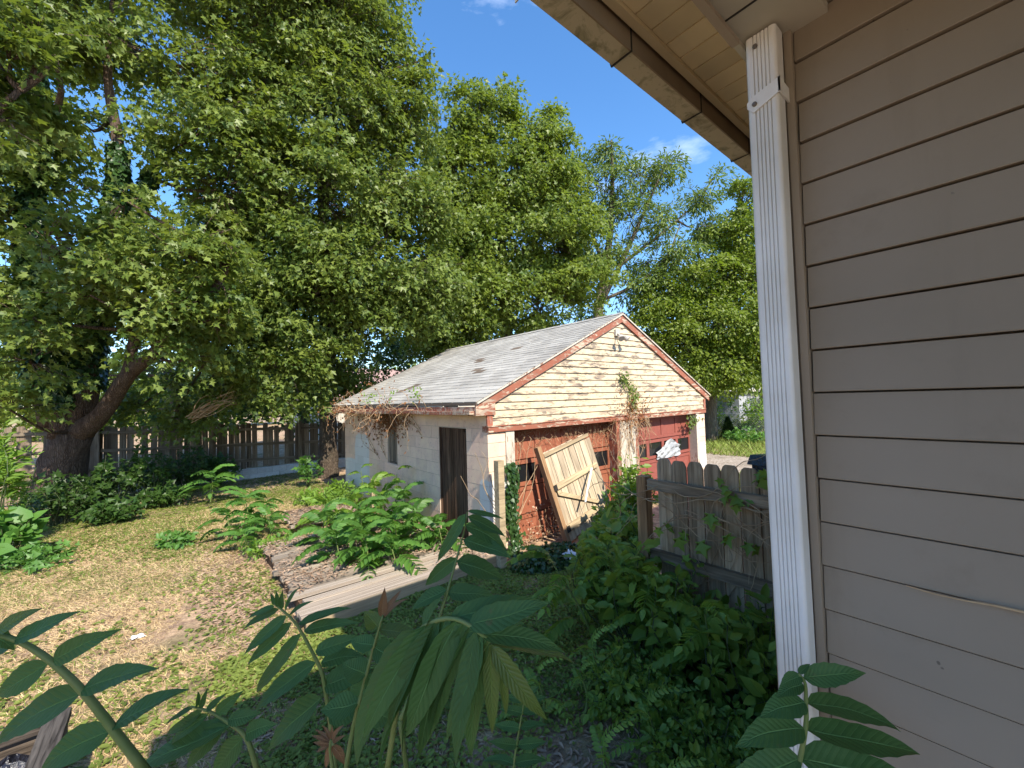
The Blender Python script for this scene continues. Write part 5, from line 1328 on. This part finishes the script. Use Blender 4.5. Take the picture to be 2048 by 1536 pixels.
FN = [0]
def shoot(name, label, rachis, t, leaves, ground, mat='front', rad=(.006, .002), stem_mat='stem', mats=None, tilt=.35, tdepth=.0):
    """rachis: photo pixels from its foot to its tip at distance t; leaves: (base, tip, width in px[, material])"""
    tt = t if hasattr(t, '__len__') else [t]*len(rachis)
    pts = [P(a, c, q) for (a, c), q in zip(rachis, tt)]
    g = np.array([ground[0], ground[1], float(gz(ground[0], ground[1]))])
    root = thing(name, label, 'plant', tuple(g))
    b = MB(); foot = pts[0]; low = g+np.array([0, 0, -.03]); m = low*.45+foot*.55+np.array([0, 0, .08])
    b.tube(smooth_path([low, m, foot], 12), list(np.linspace(rad[0]*1.9, rad[0]*1.02, 12)), 8, True); b.build('stem', MT[stem_mat], root, smooth=True)
    b = MB(); n = 16; b.tube(smooth_path(pts, n), list(np.linspace(rad[0], rad[1], n)), 8, True); fr = b.build('leaf_stalk', MT[stem_mat], root, smooth=True)
    RX = np.array(rachis, float)
    for lf in leaves:
        (a, c), (e, f), w = lf[0], lf[1], lf[2]; mt = lf[3] if len(lf) > 3 else mat
        FN[0] += 1; q = np.random.default_rng(FN[0])
        # foot depth from the nearest point of the stalk
        dd = [(np.linalg.norm(np.array([a, c])-((1-s)*RX[i]+s*RX[i+1])), (1-s)*tt[i]+s*tt[i+1]) for i in range(len(RX)-1) for s in np.linspace(0, 1, 9)]
        tb = min(dd)[1]; ln = math.hypot(e-a, f-c)*tb/F_PX
        te = tb+q.uniform(-.25, .2)*ln+tdepth*ln
        b0, b1 = P(a, c, tb), P(e, f, te)
        cv = unit_(CAM-b0); nr = cv*.75+np.array([0, 0, .55])+q.normal(0, tilt*.5, 3)
        me = leaflet(b0, b1, w*.49*tb/F_PX, nr, q.uniform(-.02, .10), FN[0])
        link('leaflet', me, MT[mt], fr, world=True)
    return root


shoot('leafy_shoot', 'large-leaved shoot arching out of the lower left corner', [(293, 1545), (226, 1458), (167, 1384), (104, 1324), (37, 1282), (-40, 1262)], [.80, .79, .78, .77, .76, .74],
    [((30, 1278), (154, 1220), 40), ((106, 1322), (234, 1261), 42), ((163, 1380), (308, 1335), 46), ((225, 1455), (375, 1374), 50), ((33, 1286), (-50, 1322), 40), ((96, 1326), (-12, 1394), 50), ((163, 1386), (-30, 1500), 66), ((222, 1462), (70, 1548), 62), ((-10, 1268), (82, 1216), 30, 'front_young'), ((-30, 1264), (30, 1300), 30)], (-.05, 1.15), rad=(.0085, .004))
shoot('leafy_shoot', 'small curled shoot second from the lower left corner', [(516, 1545), (493, 1476), (460, 1447), (419, 1423), (382, 1413)], .9,
    [((393, 1415), (397, 1382), 12), ((400, 1417), (414, 1376), 12), ((412, 1421), (451, 1387), 17), ((432, 1428), (486, 1382), 24), ((456, 1440), (522, 1425), 28), ((386, 1416), (327, 1450), 17), ((404, 1422), (327, 1469), 22), ((416, 1430), (334, 1494), 26), ((451, 1450), (366, 1545), 42), ((460, 1452), (256, 1545), 62), ((486, 1473), (424, 1560), 46), ((490, 1469), (552, 1448), 34)], (.2, 1.2), rad=(.006, .002))
shoot('leafy_shoot', 'upright shoot with a dark curled tip over the boardwalk corner', [(664, 1470), (660, 1443), (646, 1354), (627, 1309), (594, 1250), (564, 1220), (545, 1206)], 1.06,
    [((549, 1210), (541, 1186), 8), ((556, 1214), (552, 1180), 9), ((564, 1218), (566, 1180), 10), ((571, 1222), (597, 1174), 15), ((549, 1213), (493, 1237), 14), ((557, 1219), (482, 1259), 18), ((573, 1231), (484, 1310), 26), ((583, 1245), (491, 1331), 26), ((601, 1268), (503, 1390), 33), ((631, 1325), (503, 1424), 42), ((642, 1396), (530, 1503), 56), ((579, 1228), (625, 1200), 17), ((597, 1248), (700, 1212), 26), ((608, 1262), (718, 1243), 26), ((631, 1303), (722, 1271), 34), ((642, 1325), (730, 1313), 38), ((649, 1371), (745, 1340), 50), ((657, 1430), (742, 1413), 50)], (.45, 1.3), rad=(.0065, .0018))
shoot('leafy_shoot', 'tall slender shoot before the pale post at the garage corner', [(800, 1441), (850, 1320), (888, 1206), (914, 1115), (927, 1067), (935, 1024)], [1.2, 1.32, 1.42, 1.48, 1.5, 1.5],
    [((935, 1022), (1009, 1036), 13), ((936, 1033), (1013, 1072), 26), ((931, 1050), (1016, 1102), 34), ((927, 1080), (1024, 1114), 40), ((914, 1122), (1009, 1158), 46), ((931, 1028), (871, 1125), 26), ((914, 1116), (849, 1173), 30), ((893, 1180), (819, 1221), 34), ((896, 1185), (992, 1192), 38), ((870, 1260), (960, 1262), 44), ((868, 1262), (790, 1300), 40)], (.75, 1.45), rad=(.0065, .0025))
shoot('leafy_shoot', 'big drooping shoot with long hanging leaflets at the bottom centre', [(772, 1560), (790, 1440), (812, 1330), (838, 1265), (870, 1242), (907, 1237), (942, 1252), (981, 1284)], [.86, .83, .80, .77, .74, .72, .70, .69],
    [((899, 1236), (1090, 1197), 50), ((936, 1250), (1098, 1201), 54), ((845, 1255), (880, 1195), 40), ((840, 1258), (697, 1550), 78), ((868, 1243), (745, 1560), 74), ((892, 1238), (790, 1510), 66), ((914, 1240), (812, 1485), 60), ((940, 1254), (848, 1475), 54), ((965, 1272), (886, 1485), 46), ((855, 1249), (720, 1490), 52), ((880, 1241), (770, 1470), 48), ((905, 1239), (840, 1540), 50), ((928, 1246), (830, 1530), 44), ((952, 1262), (905, 1540), 44), ((972, 1280), (940, 1530), 36), ((959, 1268), (1133, 1303), 42), ((979, 1284), (912, 1453), 40, 'front_young'), ((982, 1286), (1154, 1320), 38, 'front_young'), ((982, 1290), (1098, 1445), 38, 'front_young'), ((980, 1290), (986, 1475), 34, 'front_young'), ((982, 1288), (1012, 1440), 22, 'front_young')], (.5, .85), rad=(.0062, .003), tilt=.5, tdepth=.05)
shoot('leafy_shoot', 'bronze tipped young shoot between the two bigger foreground shoots', [(690, 1550), (706, 1456), (732, 1352), (751, 1282), (766, 1230)], 1.0,
    [((764, 1234), (770, 1176), 18, 'front_red'), ((768, 1232), (801, 1180), 14, 'front_red'), ((768, 1234), (815, 1196), 12, 'front_red'), ((757, 1258), (838, 1262), 34, 'front_young'), ((755, 1254), (728, 1222), 34, 'front_young'), ((748, 1294), (797, 1318), 46), ((748, 1290), (700, 1280), 36), ((734, 1348), (684, 1325), 48), ((736, 1350), (764, 1404), 44), ((731, 1362), (712, 1412), 44), ((718, 1405), (640, 1420), 50), ((716, 1412), (800, 1440), 50)], (.42, 1.12), rad=(.006, .0025))
shoot('leafy_shoot', 'large-leaved shoot in front of the foot of the white downspout', [(1592, 1560), (1611, 1457), (1612, 1405), (1610, 1366), (1597, 1347)], .78,
    [((1607, 1356), (1733, 1345), 42), ((1612, 1405), (1810, 1459), 50), ((1610, 1457), (1847, 1501), 62), ((1600, 1518), (1830, 1556), 74), ((1606, 1368), (1553, 1394), 34), ((1611, 1405), (1520, 1433), 50), ((1608, 1457), (1472, 1493), 58), ((1600, 1517), (1455, 1552), 66), ((1598, 1348), (1620, 1327), 14), ((1603, 1352), (1560, 1372), 26)], (.9, .42), rad=(.005, .002))
shoot('leafy_shoot', 'slim pale-stalked shoot standing in the shade right of bottom centre', [(1022, 1570), (1030, 1510), (1039, 1455), (1051, 1386)], 1.5,
    [((1051, 1390), (1030, 1370), 14), ((1051, 1388), (1078, 1372), 14)]+[((1050-q*.16, 1400+q), (1050-q*.16+s*(44+q*.16), 1392+q), 17+q*.04) for q in (0, 26, 56, 90, 128) for s in (-1, 1)], (1.0, 1.35), rad=(.0045, .0018))
shoot('reddish_shoot', 'reddish brush-like bud shoot at the bottom left of centre', [(668, 1570), (664, 1530), (660, 1496), (662, 1478)], .86,
    [((661, 1484), (622, 1470), 9), ((661, 1482), (630, 1458), 8), ((662, 1480), (644, 1450), 8), ((663, 1480), (664, 1452), 8), ((664, 1481), (686, 1450), 11), ((665, 1484), (690, 1470), 10), ((661, 1488), (626, 1484), 9), ((664, 1492), (690, 1530), 18), ((662, 1492), (650, 1540), 16), ((660, 1490), (632, 1505), 10)], (.35, 1.05), mat='front_red', rad=(.005, .002))
